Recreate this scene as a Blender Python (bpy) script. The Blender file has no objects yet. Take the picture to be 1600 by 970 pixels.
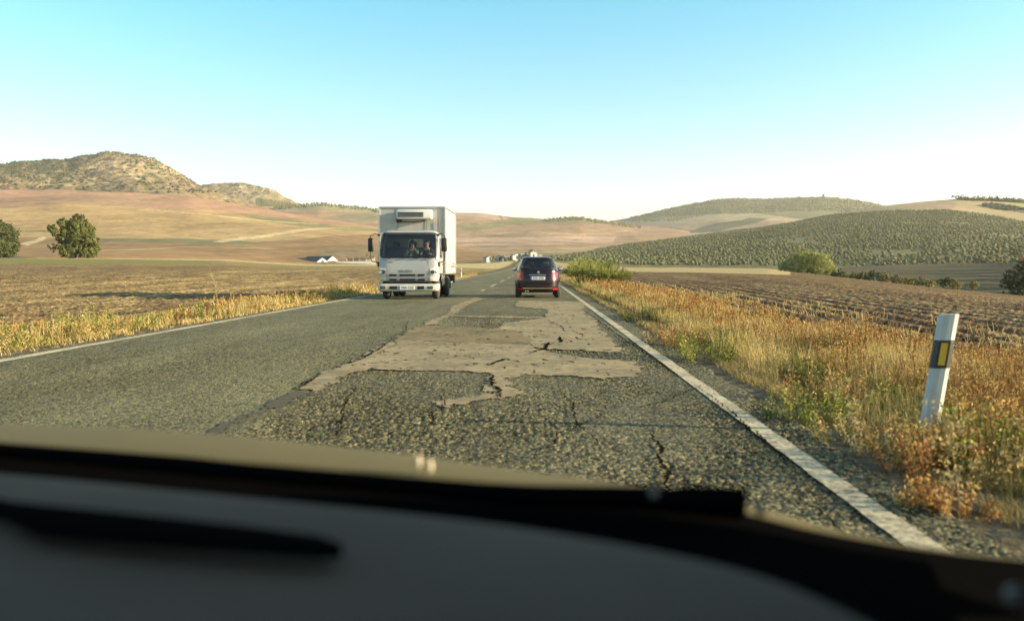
import bpy, bmesh, math, random
import numpy as np
from mathutils import Vector, Matrix

R = math.radians
scene = bpy.context.scene
col = scene.collection
rng = np.random.default_rng(7)
random.seed(7)

# ------------------------------------------------------------------ camera, sky, sun, exposure
CAMZ = 1.13
F = 1300.0
YAW = math.atan(33.6 / 1300)
PITCH = math.atan(69 / math.hypot(1300, 33.6))
FWD = Vector((-math.sin(YAW) * math.cos(PITCH), math.cos(YAW) * math.cos(PITCH), -math.sin(PITCH)))
RIGHT = Vector((math.cos(YAW), math.sin(YAW), 0))
UP = RIGHT.cross(FWD)
cam_data = bpy.data.cameras.new('camera')
cam_data.sensor_width = 36
cam_data.lens = 36 * F / 1600
cam_data.clip_start = 0.05
cam_data.clip_end = 20000
cam_data.dof.use_dof = True
cam_data.dof.focus_distance = 22
cam_data.dof.aperture_fstop = 2.1
cam = bpy.data.objects.new('camera', cam_data)
col.objects.link(cam)
m3 = Matrix((RIGHT, UP, -FWD)).transposed()
cam.matrix_world = Matrix.Translation((0, 0, CAMZ)) @ m3.to_4x4()
scene.camera = cam

SUN_EL = R(14.0)
SUN_DIR = Vector((0.989 * math.cos(SUN_EL), -0.145 * math.cos(SUN_EL), math.sin(SUN_EL)))   # towards the sun
world = bpy.data.worlds.new('World')
scene.world = world
world.use_nodes = True
wn = world.node_tree
bg = wn.nodes['Background']
sky = wn.nodes.new('ShaderNodeTexSky')
sky.sky_type = 'NISHITA'
sky.sun_disc = False
sky.sun_elevation = SUN_EL
sky.sun_rotation = math.atan2(SUN_DIR.x, SUN_DIR.y)
sky.air_density = 1.0
sky.dust_density = 1.0
sky.ozone_density = 1.0
tint = wn.nodes.new('ShaderNodeMix')
tint.data_type = 'RGBA'
tint.blend_type = 'MULTIPLY'
tint.inputs[0].default_value = 1.0
# the tint of the air by elevation: white at the horizon, turquoise higher up
tco = wn.nodes.new('ShaderNodeTexCoord'); tse = wn.nodes.new('ShaderNodeSeparateXYZ'); tra = wn.nodes.new('ShaderNodeValToRGB')
wn.links.new(tco.outputs['Generated'], tse.inputs[0]); wn.links.new(tse.outputs[2], tra.inputs[0]); wn.links.new(tra.outputs[0], tint.inputs[7])
_e = tra.color_ramp.elements
_e[0].position = 0.0; _e[0].color = (1.05, 1.04, 1.16, 1); _e[1].position = 0.55; _e[1].color = (0.78, 0.84, 0.76, 1)
_x = _e.new(0.12); _x.color = (0.93, 1.02, 1.05, 1)
_x = _e.new(0.32); _x.color = (0.45, 1.05, 1.04, 1)
wn.links.new(sky.outputs[0], tint.inputs[6])
wn.links.new(tint.outputs[2], bg.inputs[0])
bg.inputs[1].default_value = 0.112
sun_data = bpy.data.lights.new('sun', 'SUN')
sun_data.energy = 5.0
sun_data.angle = R(0.5)
sun_data.color = (1.0, 0.79, 0.50)
sun = bpy.data.objects.new('sun', sun_data)
col.objects.link(sun)
sun.rotation_euler = SUN_DIR.to_track_quat('Z', 'Y').to_euler()
sun.location = (60, -20, 40)
scene.view_settings.view_transform = 'Standard'
scene.view_settings.look = 'None'
scene.view_settings.gamma = 1
scene.view_settings.exposure = 1.45
scene.cycles.max_bounces = 5
scene.cycles.diffuse_bounces = 3
scene.cycles.glossy_bounces = 3
scene.cycles.transmission_bounces = 4
scene.cycles.transparent_max_bounces = 8
scene.cycles.volume_bounces = 0
scene.cycles.use_denoising = True

# ------------------------------------------------------------------ pixel helpers (1600 x 970 photo pixels)
def ray(px, py):
    return FWD * F + RIGHT * (px - 800) + UP * (485 - py)
def on_ground(px, py, z=0.0):
    v = ray(px, py)
    t = (z - CAMZ) / v.z
    return Vector((v.x * t, v.y * t, z))
def at(px, py, r):
    """point seen at the pixel, at horizontal distance r"""
    v = ray(px, py)
    h = math.hypot(v.x, v.y)
    return Vector((v.x / h * r, v.y / h * r, CAMZ + v.z / h * r))
def azim(px):
    px = np.asarray(px, float)
    vx = FWD.x * F + RIGHT.x * (px - 800) + UP.x * 69
    vy = FWD.y * F + RIGHT.y * (px - 800) + UP.y * 69
    return np.arctan2(vx, vy)
def z_at(px, py, r):
    px = np.asarray(px, float); py = np.asarray(py, float)
    vx = FWD.x * F + RIGHT.x * (px - 800) + UP.x * (485 - py)
    vy = FWD.y * F + RIGHT.y * (px - 800) + UP.y * (485 - py)
    vz = FWD.z * F + UP.z * (485 - py)
    return CAMZ + vz / np.hypot(vx, vy) * r
def project(x, y, z):
    x = np.asarray(x, float); y = np.asarray(y, float); z = np.asarray(z, float) - CAMZ
    d = x * FWD.x + y * FWD.y + z * FWD.z
    d = np.where(np.abs(d) < 1e-6, 1e-6, d)
    return 800 + F * (x * RIGHT.x + y * RIGHT.y) / d, 485 - F * (x * UP.x + y * UP.y + z * UP.z) / d, d

# ------------------------------------------------------------------ numpy noise
def _hash(ix, iy, seed):
    h = (ix.astype(np.int64) * 374761393 + iy.astype(np.int64) * 668265263 + seed * 974634777) & 0xffffffff
    h = ((h ^ (h >> 13)) * 1274126177) & 0xffffffff
    return ((h ^ (h >> 16)) & 0xffffff) / float(0xffffff)
def vnoise(x, y, seed=0):
    x = np.asarray(x, float); y = np.asarray(y, float)
    ix = np.floor(x); iy = np.floor(y)
    fx = x - ix; fy = y - iy
    fx = fx * fx * (3 - 2 * fx); fy = fy * fy * (3 - 2 * fy)
    a = _hash(ix, iy, seed); b = _hash(ix + 1, iy, seed)
    c = _hash(ix, iy + 1, seed); d = _hash(ix + 1, iy + 1, seed)
    return (a * (1 - fx) + b * fx) * (1 - fy) + (c * (1 - fx) + d * fx) * fy
def fbm(x, y, octv=4, seed=0, gain=0.5):
    s = 0; a = 1; t = 0
    for i in range(octv):
        s = s + a * vnoise(np.asarray(x) * 2 ** i, np.asarray(y) * 2 ** i, seed + i * 17)
        t += a; a *= gain
    return s / t          # 0..1
def worley(x, y, seed=0):
    x = np.asarray(x, float); y = np.asarray(y, float)
    ix = np.floor(x); iy = np.floor(y)
    best = np.full(x.shape, 9.0); rnd = np.zeros(x.shape)
    for dx in (-1, 0, 1):
        for dy in (-1, 0, 1):
            cx = ix + dx; cy = iy + dy
            px = cx + 0.15 + 0.7 * _hash(cx, cy, seed); py = cy + 0.15 + 0.7 * _hash(cx, cy, seed + 5)
            d = (px - x) ** 2 + (py - y) ** 2
            m = d < best
            best = np.where(m, d, best); rnd = np.where(m, _hash(cx, cy, seed + 9), rnd)
    return np.sqrt(best), rnd

# ------------------------------------------------------------------ object helpers
def tag(o, label=None, cat=None, group=None, kind=None):
    if label: o['label'] = label
    if cat: o['category'] = cat
    if group: o['group'] = group
    if kind: o['kind'] = kind
    return o
def empty(name, loc=(0, 0, 0), rz=0.0):
    o = bpy.data.objects.new(name, None)
    o.empty_display_size = 0.3
    col.objects.link(o); o.location = loc; o.rotation_euler = (0, 0, rz)
    return o
def link(name, me, mat=None, parent=None):
    o = bpy.data.objects.new(name, me)
    col.objects.link(o)
    if mat is not None:
        me.materials.clear()
        for m in (mat if isinstance(mat, (list, tuple)) else [mat]): me.materials.append(m)
    if parent is not None: o.parent = parent
    return o
def np_mesh(name, V, faces, colors=None, smooth=True):
    """faces: (n,3) or (n,4) int array; colors (nverts,3)"""
    me = bpy.data.meshes.new(name)
    V = np.ascontiguousarray(V, dtype=np.float32); faces = np.ascontiguousarray(faces, dtype=np.int32)
    n, k = faces.shape
    me.vertices.add(len(V)); me.vertices.foreach_set('co', V.ravel())
    me.loops.add(n * k); me.loops.foreach_set('vertex_index', faces.ravel())
    me.polygons.add(n)
    me.polygons.foreach_set('loop_start', np.arange(0, n * k, k, dtype=np.int32))
    me.polygons.foreach_set('loop_total', np.full(n, k, dtype=np.int32))
    me.polygons.foreach_set('use_smooth', np.full(n, smooth, dtype=bool))
    if colors is not None:
        a = me.color_attributes.new('Col', 'FLOAT_COLOR', 'POINT')
        c = np.ones((len(V), 4), np.float32); c[:, :3] = colors
        a.data.foreach_set('color', c.ravel())
    me.update(calc_edges=True)
    return me
def grid_faces(nu, nv):
    i = np.arange(nu - 1)[:, None] * nv + np.arange(nv - 1)[None, :]
    return np.stack([i, i + nv, i + nv + 1, i + 1], -1).reshape(-1, 4)
class MB:
    """collects simple shapes into one mesh"""
    def __init__(self): self.bm = bmesh.new()
    def box(self, c, s, bev=0.0, rot=None, seg=2):
        r = bmesh.ops.create_cube(self.bm, size=1.0)
        vs = r['verts']
        bmesh.ops.scale(self.bm, vec=s, verts=vs)
        if bev > 0:
            es = list({e for v in vs for e in v.link_edges})
            rr = bmesh.ops.bevel(self.bm, geom=es, offset=bev, segments=seg, profile=0.5, affect='EDGES')
            vs = list({v for f in rr['faces'] for v in f.verts} | {v for v in vs if v.is_valid})
        if rot is not None: bmesh.ops.rotate(self.bm, verts=vs, cent=(0, 0, 0), matrix=rot)
        bmesh.ops.translate(self.bm, verts=vs, vec=c)
        return self
    def tube(self, pts, r, n=8, caps=True):
        pts = [Vector(p) for p in pts]
        rs = r if isinstance(r, (list, tuple)) else [r] * len(pts)
        rings = []
        for i, p in enumerate(pts):
            d = (pts[min(i + 1, len(pts) - 1)] - pts[max(i - 1, 0)]).normalized()
            a = d.orthogonal().normalized() if i == 0 else None
            if a is None:
                a = (pa - d * pa.dot(d)).normalized()
            pa = a; b = d.cross(a)
            rings.append([self.bm.verts.new(p + (a * math.cos(t) + b * math.sin(t)) * rs[i]) for t in [2 * math.pi * k / n for k in range(n)]])
        for i in range(len(rings) - 1):
            for k in range(n):
                self.bm.faces.new((rings[i][k], rings[i][(k + 1) % n], rings[i + 1][(k + 1) % n], rings[i + 1][k]))
        if caps:
            self.bm.faces.new(rings[0][::-1]); self.bm.faces.new(rings[-1])
        return self
    def lathe(self, prof, c=(0, 0, 0), axis='X', n=32):
        """prof: (axial, radius) pairs"""
        rings = []
        for a, r in prof:
            ring = []
            for k in range(n):
                t = 2 * math.pi * k / n
                if axis == 'X': p = (a, r * math.cos(t), r * math.sin(t))
                elif axis == 'Y': p = (r * math.cos(t), a, r * math.sin(t))
                else: p = (r * math.cos(t), r * math.sin(t), a)
                ring.append(self.bm.verts.new(Vector(p) + Vector(c)))
            rings.append(ring)
        for i in range(len(rings) - 1):
            for k in range(n):
                self.bm.faces.new((rings[i][k], rings[i][(k + 1) % n], rings[i + 1][(k + 1) % n], rings[i + 1][k]))
        if prof[0][1] > 1e-5: self.bm.faces.new(rings[0][::-1])
        if prof[-1][1] > 1e-5: self.bm.faces.new(rings[-1])
        return self
    def ball(self, c, s, sub=2, rot=None):
        r = bmesh.ops.create_icosphere(self.bm, subdivisions=sub, radius=1.0)
        bmesh.ops.scale(self.bm, vec=s if hasattr(s, '__len__') else (s, s, s), verts=r['verts'])
        if rot is not None: bmesh.ops.rotate(self.bm, verts=r['verts'], cent=(0, 0, 0), matrix=rot)
        bmesh.ops.translate(self.bm, verts=r['verts'], vec=c)
        return self
    def prism(self, poly, y0, y1):
        """poly in (x,z), extruded along y"""
        a = [self.bm.verts.new((x, y0, z)) for x, z in poly]; b = [self.bm.verts.new((x, y1, z)) for x, z in poly]
        n = len(poly)
        self.bm.faces.new(a); self.bm.faces.new(b[::-1])
        for k in range(n): self.bm.faces.new((a[k], b[k], b[(k + 1) % n], a[(k + 1) % n]))
        return self
    def quadgrid(self, rows):
        vs = [[self.bm.verts.new(p) for p in r] for r in rows]
        for i in range(len(vs) - 1):
            for k in range(len(vs[i]) - 1):
                self.bm.faces.new((vs[i][k], vs[i][k + 1], vs[i + 1][k + 1], vs[i + 1][k]))
        return self
    def build(self, name, mat, parent=None, smooth=None, solid=0.0):
        bmesh.ops.recalc_face_normals(self.bm, faces=self.bm.faces)
        me = bpy.data.meshes.new(name)
        self.bm.to_mesh(me); self.bm.free()
        o = link(name, me, mat, parent)
        if smooth is not None:
            me.polygons.foreach_set('use_smooth', np.ones(len(me.polygons), bool))
            me.set_sharp_from_angle(angle=R(smooth))
        if solid:
            s = o.modifiers.new('solid', 'SOLIDIFY'); s.thickness = solid; s.offset = 0
        return o

# ------------------------------------------------------------------ materials
def mat(name, color, rough=0.5, metal=0.0, spec=0.5, noise=0.0, nscale=8.0, bump=0.0, bscale=60.0, coat=0.0, dirt=None):
    m = bpy.data.materials.new(name); m.use_nodes = True
    nt = m.node_tree; p = nt.nodes['Principled BSDF']
    p.inputs['Base Color'].default_value = (*color, 1)
    p.inputs['Roughness'].default_value = rough
    p.inputs['Metallic'].default_value = metal
    p.inputs['Specular IOR Level'].default_value = spec
    p.inputs['Coat Weight'].default_value = coat
    tc = nt.nodes.new('ShaderNodeTexCoord')
    if noise > 0:
        n = nt.nodes.new('ShaderNodeTexNoise'); n.inputs['Scale'].default_value = nscale; n.inputs['Detail'].default_value = 5
        nt.links.new(tc.outputs['Object'], n.inputs['Vector'])
        r = nt.nodes.new('ShaderNodeMapRange'); r.inputs[1].default_value = 0.3; r.inputs[2].default_value = 0.7
        nt.links.new(n.outputs[0], r.inputs[0])
        mx = nt.nodes.new('ShaderNodeMix'); mx.data_type = 'RGBA'
        d = dirt if dirt else tuple(c * (1 - noise) for c in color)
        mx.inputs[6].default_value = (*color, 1); mx.inputs[7].default_value = (*d, 1)
        if dirt:
            r.inputs[4].default_value = noise
        nt.links.new(r.outputs[0], mx.inputs[0]); nt.links.new(mx.outputs[2], p.inputs['Base Color'])
    if bump > 0:
        n2 = nt.nodes.new('ShaderNodeTexNoise'); n2.inputs['Scale'].default_value = bscale; n2.inputs['Detail'].default_value = 4
        nt.links.new(tc.outputs['Object'], n2.inputs['Vector'])
        b = nt.nodes.new('ShaderNodeBump'); b.inputs['Strength'].default_value = bump; b.inputs['Distance'].default_value = 0.02
        nt.links.new(n2.outputs[0], b.inputs['Height']); nt.links.new(b.outputs[0], p.inputs['Normal'])
    return m
def mat_attr(name, rough=0.9, translucent=0.0, nscale=0.0, namp=0.0, bscale=0.0, bump=0.0, bdist=1.0, scale_obj=True, spec=0.2):
    """base colour from the mesh's own colour attribute, broken up with noise"""
    m = bpy.data.materials.new(name); m.use_nodes = True
    nt = m.node_tree; p = nt.nodes['Principled BSDF']
    p.inputs['Roughness'].default_value = rough; p.inputs['Specular IOR Level'].default_value = spec
    a = nt.nodes.new('ShaderNodeAttribute'); a.attribute_name = 'Col'
    out = a.outputs['Color']
    tc = nt.nodes.new('ShaderNodeTexCoord')
    if namp > 0:
        n = nt.nodes.new('ShaderNodeTexNoise'); n.inputs['Scale'].default_value = nscale; n.inputs['Detail'].default_value = 8; n.inputs['Roughness'].default_value = 0.65
        nt.links.new(tc.outputs['Object'], n.inputs['Vector'])
        r = nt.nodes.new('ShaderNodeMapRange'); r.inputs[1].default_value = 0.3; r.inputs[2].default_value = 0.7
        r.inputs[3].default_value = 1 - namp; r.inputs[4].default_value = 1 + namp
        nt.links.new(n.outputs[0], r.inputs[0])
        mx = nt.nodes.new('ShaderNodeVectorMath'); mx.operation = 'SCALE'
        nt.links.new(out, mx.inputs[0]); nt.links.new(r.outputs[0], mx.inputs['Scale'])
        out = mx.outputs[0]
    nt.links.new(out, p.inputs['Base Color'])
    if bump > 0:
        n2 = nt.nodes.new('ShaderNodeTexNoise'); n2.inputs['Scale'].default_value = bscale; n2.inputs['Detail'].default_value = 6
        nt.links.new(tc.outputs['Object'], n2.inputs['Vector'])
        b = nt.nodes.new('ShaderNodeBump'); b.inputs['Strength'].default_value = bump; b.inputs['Distance'].default_value = bdist
        nt.links.new(n2.outputs[0], b.inputs['Height']); nt.links.new(b.outputs[0], p.inputs['Normal'])
    if translucent > 0:
        t = nt.nodes.new('ShaderNodeBsdfTranslucent'); nt.links.new(out, t.inputs[0])
        ms = nt.nodes.new('ShaderNodeMixShader'); ms.inputs[0].default_value = translucent
        nt.links.new(p.outputs[0], ms.inputs[1]); nt.links.new(t.outputs[0], ms.inputs[2])
        nt.links.new(ms.outputs[0], nt.nodes['Material Output'].inputs[0])
    return m
def glass_mat(name, tintc=(0.5, 0.55, 0.55), refl=0.12, rough=0.02):
    m = bpy.data.materials.new(name); m.use_nodes = True
    nt = m.node_tree; nt.nodes.remove(nt.nodes['Principled BSDF'])
    t = nt.nodes.new('ShaderNodeBsdfTransparent'); t.inputs[0].default_value = (*tintc, 1)
    g = nt.nodes.new('ShaderNodeBsdfGlossy'); g.inputs['Roughness'].default_value = rough; g.inputs[0].default_value = (1, 1, 1, 1)
    fr = nt.nodes.new('ShaderNodeFresnel'); fr.inputs[0].default_value = 1.5
    ma = nt.nodes.new('ShaderNodeMath'); ma.operation = 'ADD'; ma.inputs[1].default_value = refl - 0.04
    nt.links.new(fr.outputs[0], ma.inputs[0])
    ms = nt.nodes.new('ShaderNodeMixShader')
    nt.links.new(ma.outputs[0], ms.inputs[0]); nt.links.new(t.outputs[0], ms.inputs[1]); nt.links.new(g.outputs[0], ms.inputs[2])
    nt.links.new(ms.outputs[0], nt.nodes['Material Output'].inputs[0])
    return m
def dup_tree(o, parent=None):
    c = o.copy(); col.objects.link(c); c.parent = parent
    for ch in list(o.children): dup_tree(ch, c)
    return c

# ------------------------------------------------------------------ terrain
def ip(px, pts):
    p = np.array(pts, float)
    return np.interp(px, p[:, 0], p[:, 1])
EDGE_D = [(-500, 250), (200, 250), (480, 300), (700, 320), (790, 400), (860, 400), (980, 320), (1200, 280), (1300, 180), (1450, 155), (1600, 140), (1800, 130), (2200, 120)]
EDGE_P = [(-500, 404), (0, 402), (350, 405), (440, 410.5), (480, 412.5), (590, 412.5), (720, 411.5), (790, 408), (860, 411), (980, 417.5), (1200, 419), (1300, 431), (1450, 447), (1600, 461), (1800, 482), (2200, 505)]
VALLEY_P = [(-500, 420), (700, 418), (900, 424), (1200, 426), (1300, 418), (1400, 413), (1600, 410), (2200, 405)]
def road_x(y):
    y = np.asarray(y, float)
    return 0 * y
def road_z(y):
    y = np.asarray(y, float)
    return 3.2 * (np.clip(y - 45, 0, 380) / 355) ** 3
def sstep(a, b, x):
    t = np.clip((np.asarray(x, float) - a) / (b - a), 0, 1)
    return t * t * (3 - 2 * t)
def ground_z(x, y):
    x = np.asarray(x, float); y = np.asarray(y, float)
    r = np.hypot(x, y)
    az = np.arctan2(x, y)
    front = sstep(1.15, 0.85, np.abs(az))
    azc = np.clip(az, azim(-500), azim(2200))
    px = 833.6 + 0 * azc
    # invert azimuth -> px by table
    tp = np.linspace(-500, 2200, 600); ta = azim(tp)
    px = np.interp(azc, ta, tp)
    D = ip(px, EDGE_D); P = ip(px, EDGE_P)
    zE = z_at(px, P, D)
    zV = z_at(px, ip(px, VALLEY_P), 450)
    t = np.clip(r / D, 0, 1)
    z1 = zE * t ** 1.45
    t2 = np.clip((r - D) / 25, 0, 1); z2 = zE - 2.2 * t2
    t3 = sstep(0, 1, (r - D - 25) / np.maximum(450 - D - 25, 10))
    z2 = z2 * (1 - t3) + np.where(t3 > 0, zV, 0) * t3
    zf = np.where(r <= D, z1, z2) * front
    zf = np.where(r > 500, zf * sstep(900, 500, r) - 6 * sstep(500, 900, r), zf)
    # road corridor with verges
    xr = x - road_x(y)
    d = np.maximum(xr - 2.15, -6.95 - xr)       # distance outside the asphalt
    ver = np.where(xr > 0, -0.16, -0.10) * sstep(0.05, 1.0, d) + 0.05 * sstep(2.2, 3.4, d)
    w = sstep(3, 30, d)
    zr = road_z(np.maximum(y, 0)) * sstep(520, 430, np.abs(y))
    return (zr - 0.03 + ver) * (1 - w) + (zf - 0.12) * w
def inpoly(x, y, poly):
    c = np.zeros(x.shape, bool); n = len(poly)
    for i in range(n):
        x0, y0 = poly[i]; x1, y1 = poly[(i + 1) % n]
        if y0 == y1: continue
        s = ((y0 > y) != (y1 > y)) & (x < (x1 - x0) * (y - y0) / (y1 - y0) + x0)
        c ^= s
    return c

def build_ground():
    pxs = np.linspace(-420, 2050, 900)
    a_front = azim(pxs)
    a_back = np.linspace(a_front[-1], a_front[0] + 2 * math.pi, 70)[1:]
    az = np.concatenate([a_front, a_back])
    rr = np.concatenate([[0.02], np.exp(np.linspace(math.log(0.6), math.log(600), 760)), [800, 1200, 2500, 7000]])
    A, RR = np.meshgrid(az, rr, indexing='ij')
    X = RR * np.sin(A); Y = RR * np.cos(A)
    Z = ground_z(X, Y)
    xr = X - road_x(Y)
    d = np.maximum(xr - 2.15, -6.95 - xr)
    # ploughed clods and furrows beyond the verge
    fld = sstep(2.3, 4.0, d) * (RR < 130) * (Y > -5)
    ang = np.where(X > 0, R(85), R(93))
    u = X * np.cos(ang) + Y * np.sin(ang); v = -X * np.sin(ang) + Y * np.cos(ang)
    wv = v + 0.45 * fbm(u * 0.12, v * 0.3, 3, 3)
    rows = 0.5 + 0.5 * np.sin(wv * 2 * math.pi / 0.8)
    clod = fbm(X * 8, Y * 8, 4, 11, 0.85) - 0.5
    amp = np.clip(RR * 0.004, 0.02, 0.06)
    Z = Z + fld * (clod * 0.12 + rows * 0.05) * sstep(130, 60, RR) + sstep(0.0, 0.6, d) * (fbm(X * 3, Y * 3, 3, 5) - 0.5) * 0.06 * (RR < 60)
    px, py, dd = project(X, Y, Z)
    # colours: soil of the fields, straw strips, verge litter
    n1 = fbm(u * 0.02, v * 0.35, 4, 21); n2 = fbm(X * 2.5, Y * 2.5, 5, 8, 0.8); n3 = fbm(X * 0.02, Y * 0.02, 3, 31)
    n4 = fbm(u * 0.22, v * 2.4, 4, 77, 0.75)
    soilR = np.array([0.118, 0.073, 0.037]); soilL = np.array([0.165, 0.110, 0.052]); straw = np.array([0.46, 0.345, 0.15]); green = np.array([0.17, 0.18, 0.06])
    C = np.where((X > 0)[..., None], soilR, soilL) * np.clip(1 + 2.2 * (n2[..., None] - 0.5) + 0.8 * (rows[..., None] - 0.5), 0.2, 2)
    k = np.clip((n4 - 0.50) * 9, 0, 1) * 0.65 * (0.35 + 0.65 * rows) + np.clip((n1 - 0.5) * 5, 0, 1) * 0.25
    k = np.where(X > 0, k * 0.55, k * 1.1)
    C = C * (1 - k[..., None]) + straw * k[..., None]
    def over(mask, c):
        nonlocal C
        mask = np.clip(mask, 0, 1)[..., None]; C = C * (1 - mask) + np.array(c) * mask
    # left field: straw bands and a green strip far out
    L = (X < -10)
    over(L * sstep(120, 200, RR) * (0.35 + 0.5 * n1), (0.30, 0.24, 0.10))
    over(L * (px < 330) * sstep(150, 175, RR) * sstep(236, 225, RR) * 0.75, (0.19, 0.20, 0.06))
    over(L * sstep(236, 243, RR) * (0.5 + n2 * 0.5), (0.50, 0.42, 0.22))
    # stubble strip behind the right field
    lineR = ip(px, [(860, 418), (980, 424.5), (1100, 426), (1215, 429), (1260, 430)])
    mk = (X > 5) * (px < 1235) * sstep(0.4, -0.4, py - lineR) * (RR > 60)
    over(mk * 0.9, (0.44, 0.34, 0.17))
    over(mk * (np.abs(py - ip(px, [(1000, 417.8), (1200, 419)])) < 0.8) * (px > 1040), (0.62, 0.55, 0.40))
    # valley beyond the right field
    Dg = ip(px, EDGE_D)
    over((X > 30) * (RR > Dg + 6) * (px > 1180) * 0.95, (0.10, 0.085, 0.045))
    over((X > 30) * (np.abs(RR - Dg) < 8) * (px > 1250) * 0.85, (0.42, 0.34, 0.17))
    # verge soil and gravel shoulder
    vg = sstep(3.2, 2.2, d + 0.8 * (n2 - 0.5)) * (d > -1)
    over(vg, (0.17, 0.13, 0.07)); C = C * np.where(vg > 0, 0.75 + 0.5 * n2, 1)[..., None]
    gv = sstep(0.9, 0.35, d + 0.9 * (n2 - 0.5)) * (d > -1) * (np.abs(Y) < 300)
    over(gv * 0.7, (0.15, 0.125, 0.08))
    F_ = grid_faces(len(az), len(rr))
    # close the ring
    nv = len(rr); nlast = (len(az) - 1) * nv
    i = np.arange(nv - 1); 
    V = np.stack([X, Y, Z], -1).reshape(-1, 3)
    m = mat_attr('field_soil', 0.95, 0, 6.0, 0.6, 8.0, 1.0, 0.10, spec=0.1)
    me = np_mesh('ground', V, F_, C.reshape(-1, 3))
    o = link('ground', me, m); tag(o, 'brown ploughed fields with straw strips either side of the road', kind='structure')
    return o
build_ground()

def hill(name, label, pxr, lines, colorfn, material, nu=520, nv=200, disp=(0, 1, 0), smooth=6, tail=(1.12, 0.55)):
    """lines: [(D or [(px,D)..], [(px,py)..])...] from near to far, the last is the crest"""
    px = np.linspace(pxr[0], pxr[1], nu)
    a = azim(px)
    Ds = []; Zs = []
    for D, P in lines:
        Dk = np.full(nu, float(D)) if not hasattr(D, '__len__') else ip(px, D)
        Ds.append(Dk); Zs.append(z_at(px, ip(px, P), Dk))
    def sm(a_, w=14):
        k = np.hanning(2 * w + 3)[1:-1]; k /= k.sum()
        return np.convolve(np.concatenate([np.full(w, a_[0]), a_, np.full(w, a_[-1])]), k, 'valid')
    Ds = [sm(q) for q in Ds]; Zs = [sm(q, 14 if i < len(Zs) - 1 else 3) for i, q in enumerate(Zs)]
    zlow = Zs[0] - 4
    Ds = [Ds[0] * 0.97] + Ds + [Ds[-1] * tail[0], Ds[-1] * tail[0] * 1.25]
    Zs = [zlow] + Zs + [Zs[-1] * tail[1], Zs[-1] * 0.0 - 5]
    Ds = np.array(Ds); Zs = np.array(Zs)
    s = np.linspace(0, 1, nv)
    X = np.zeros((nu, nv)); Y = X.copy(); Z = X.copy(); RRR = X.copy()
    for i in range(nu):
        d = np.exp(np.log(Ds[0, i]) + s * (np.log(Ds[-1, i]) - np.log(Ds[0, i])))
        z = np.interp(d, Ds[:, i], Zs[:, i])
        if smooth:
            k = np.ones(2 * smooth + 1) / (2 * smooth + 1)
            zp = np.concatenate([np.full(smooth, z[0]), z, np.full(smooth, z[-1])])
            z = np.convolve(zp, k, 'valid')
        X[i] = d * math.sin(a[i]); Y[i] = d * math.cos(a[i]); Z[i] = z; RRR[i] = d
    PXg = np.repeat(px[:, None], nv, 1)
    if disp[0]:
        ds = disp[1]
        n = fbm(X / ds, Y / ds, 6, 41, 0.55) - 0.5
        if disp[2]: n = n + disp[2] * (0.5 - np.abs(fbm(X / ds * 2, Y / ds * 2, 5, 52, 0.6) - 0.5) * 4)
        Z = Z + n * disp[0] * sstep(0, 0.2, s)[None, :]
    _, PY, _ = project(X, Y, Z)
    C = colorfn(PXg, PY, X, Y, Z)
    me = np_mesh(name, np.stack([X, Y, Z], -1).reshape(-1, 3), grid_faces(nu, nv), C.reshape(-1, 3))
    o = link(name, me, material); tag(o, label, kind='structure')
    return dict(px=px, X=X, Y=Y, Z=Z, PY=PY, C=C, obj=o)

def painter(base, polys, warp=3.0, amt=0.25, streak=(0.004, 0.03)):
    base = np.array(base)
    def fn(px, py, X, Y, Z):
        C = np.ones(px.shape + (3,)) * base
        w = (fbm(px / 40, py / 14, 4, 5) - 0.5) * warp
        for poly, c in polys:
            m = inpoly(px + w * 4, py + w, poly)[..., None]
            C = np.where(m, np.array(c), C)
        n = fbm(px / 60, py / 3.0, 5, 9, 0.6) - 0.5
        n2 = fbm(X / 60, Y / 60, 5, 19, 0.6) - 0.5
        n3 = fbm(px / 22, py / 0.9, 3, 29, 0.6) - 0.5
        return C * (1 + amt * 2 * (n + n2) + 0.35 * n3)[..., None]
    return fn

farm_mat = mat_attr('farmland_soil', 0.95, 0, 0.12, 0.18, 0.05, 0.5, 4.0, spec=0.1)
rock_mat = mat_attr('rocky_hillside', 0.95, 0, 0.05, 0.35, 0.04, 1.0, 14.0, spec=0.1)

PINK = (0.34, 0.205, 0.135); BROWN = (0.25, 0.16, 0.08); TAN = (0.35, 0.245, 0.12); LTAN = (0.50, 0.39, 0.22); OLIVE = (0.17, 0.165, 0.08); GBROWN = (0.24, 0.18, 0.10)
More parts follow.
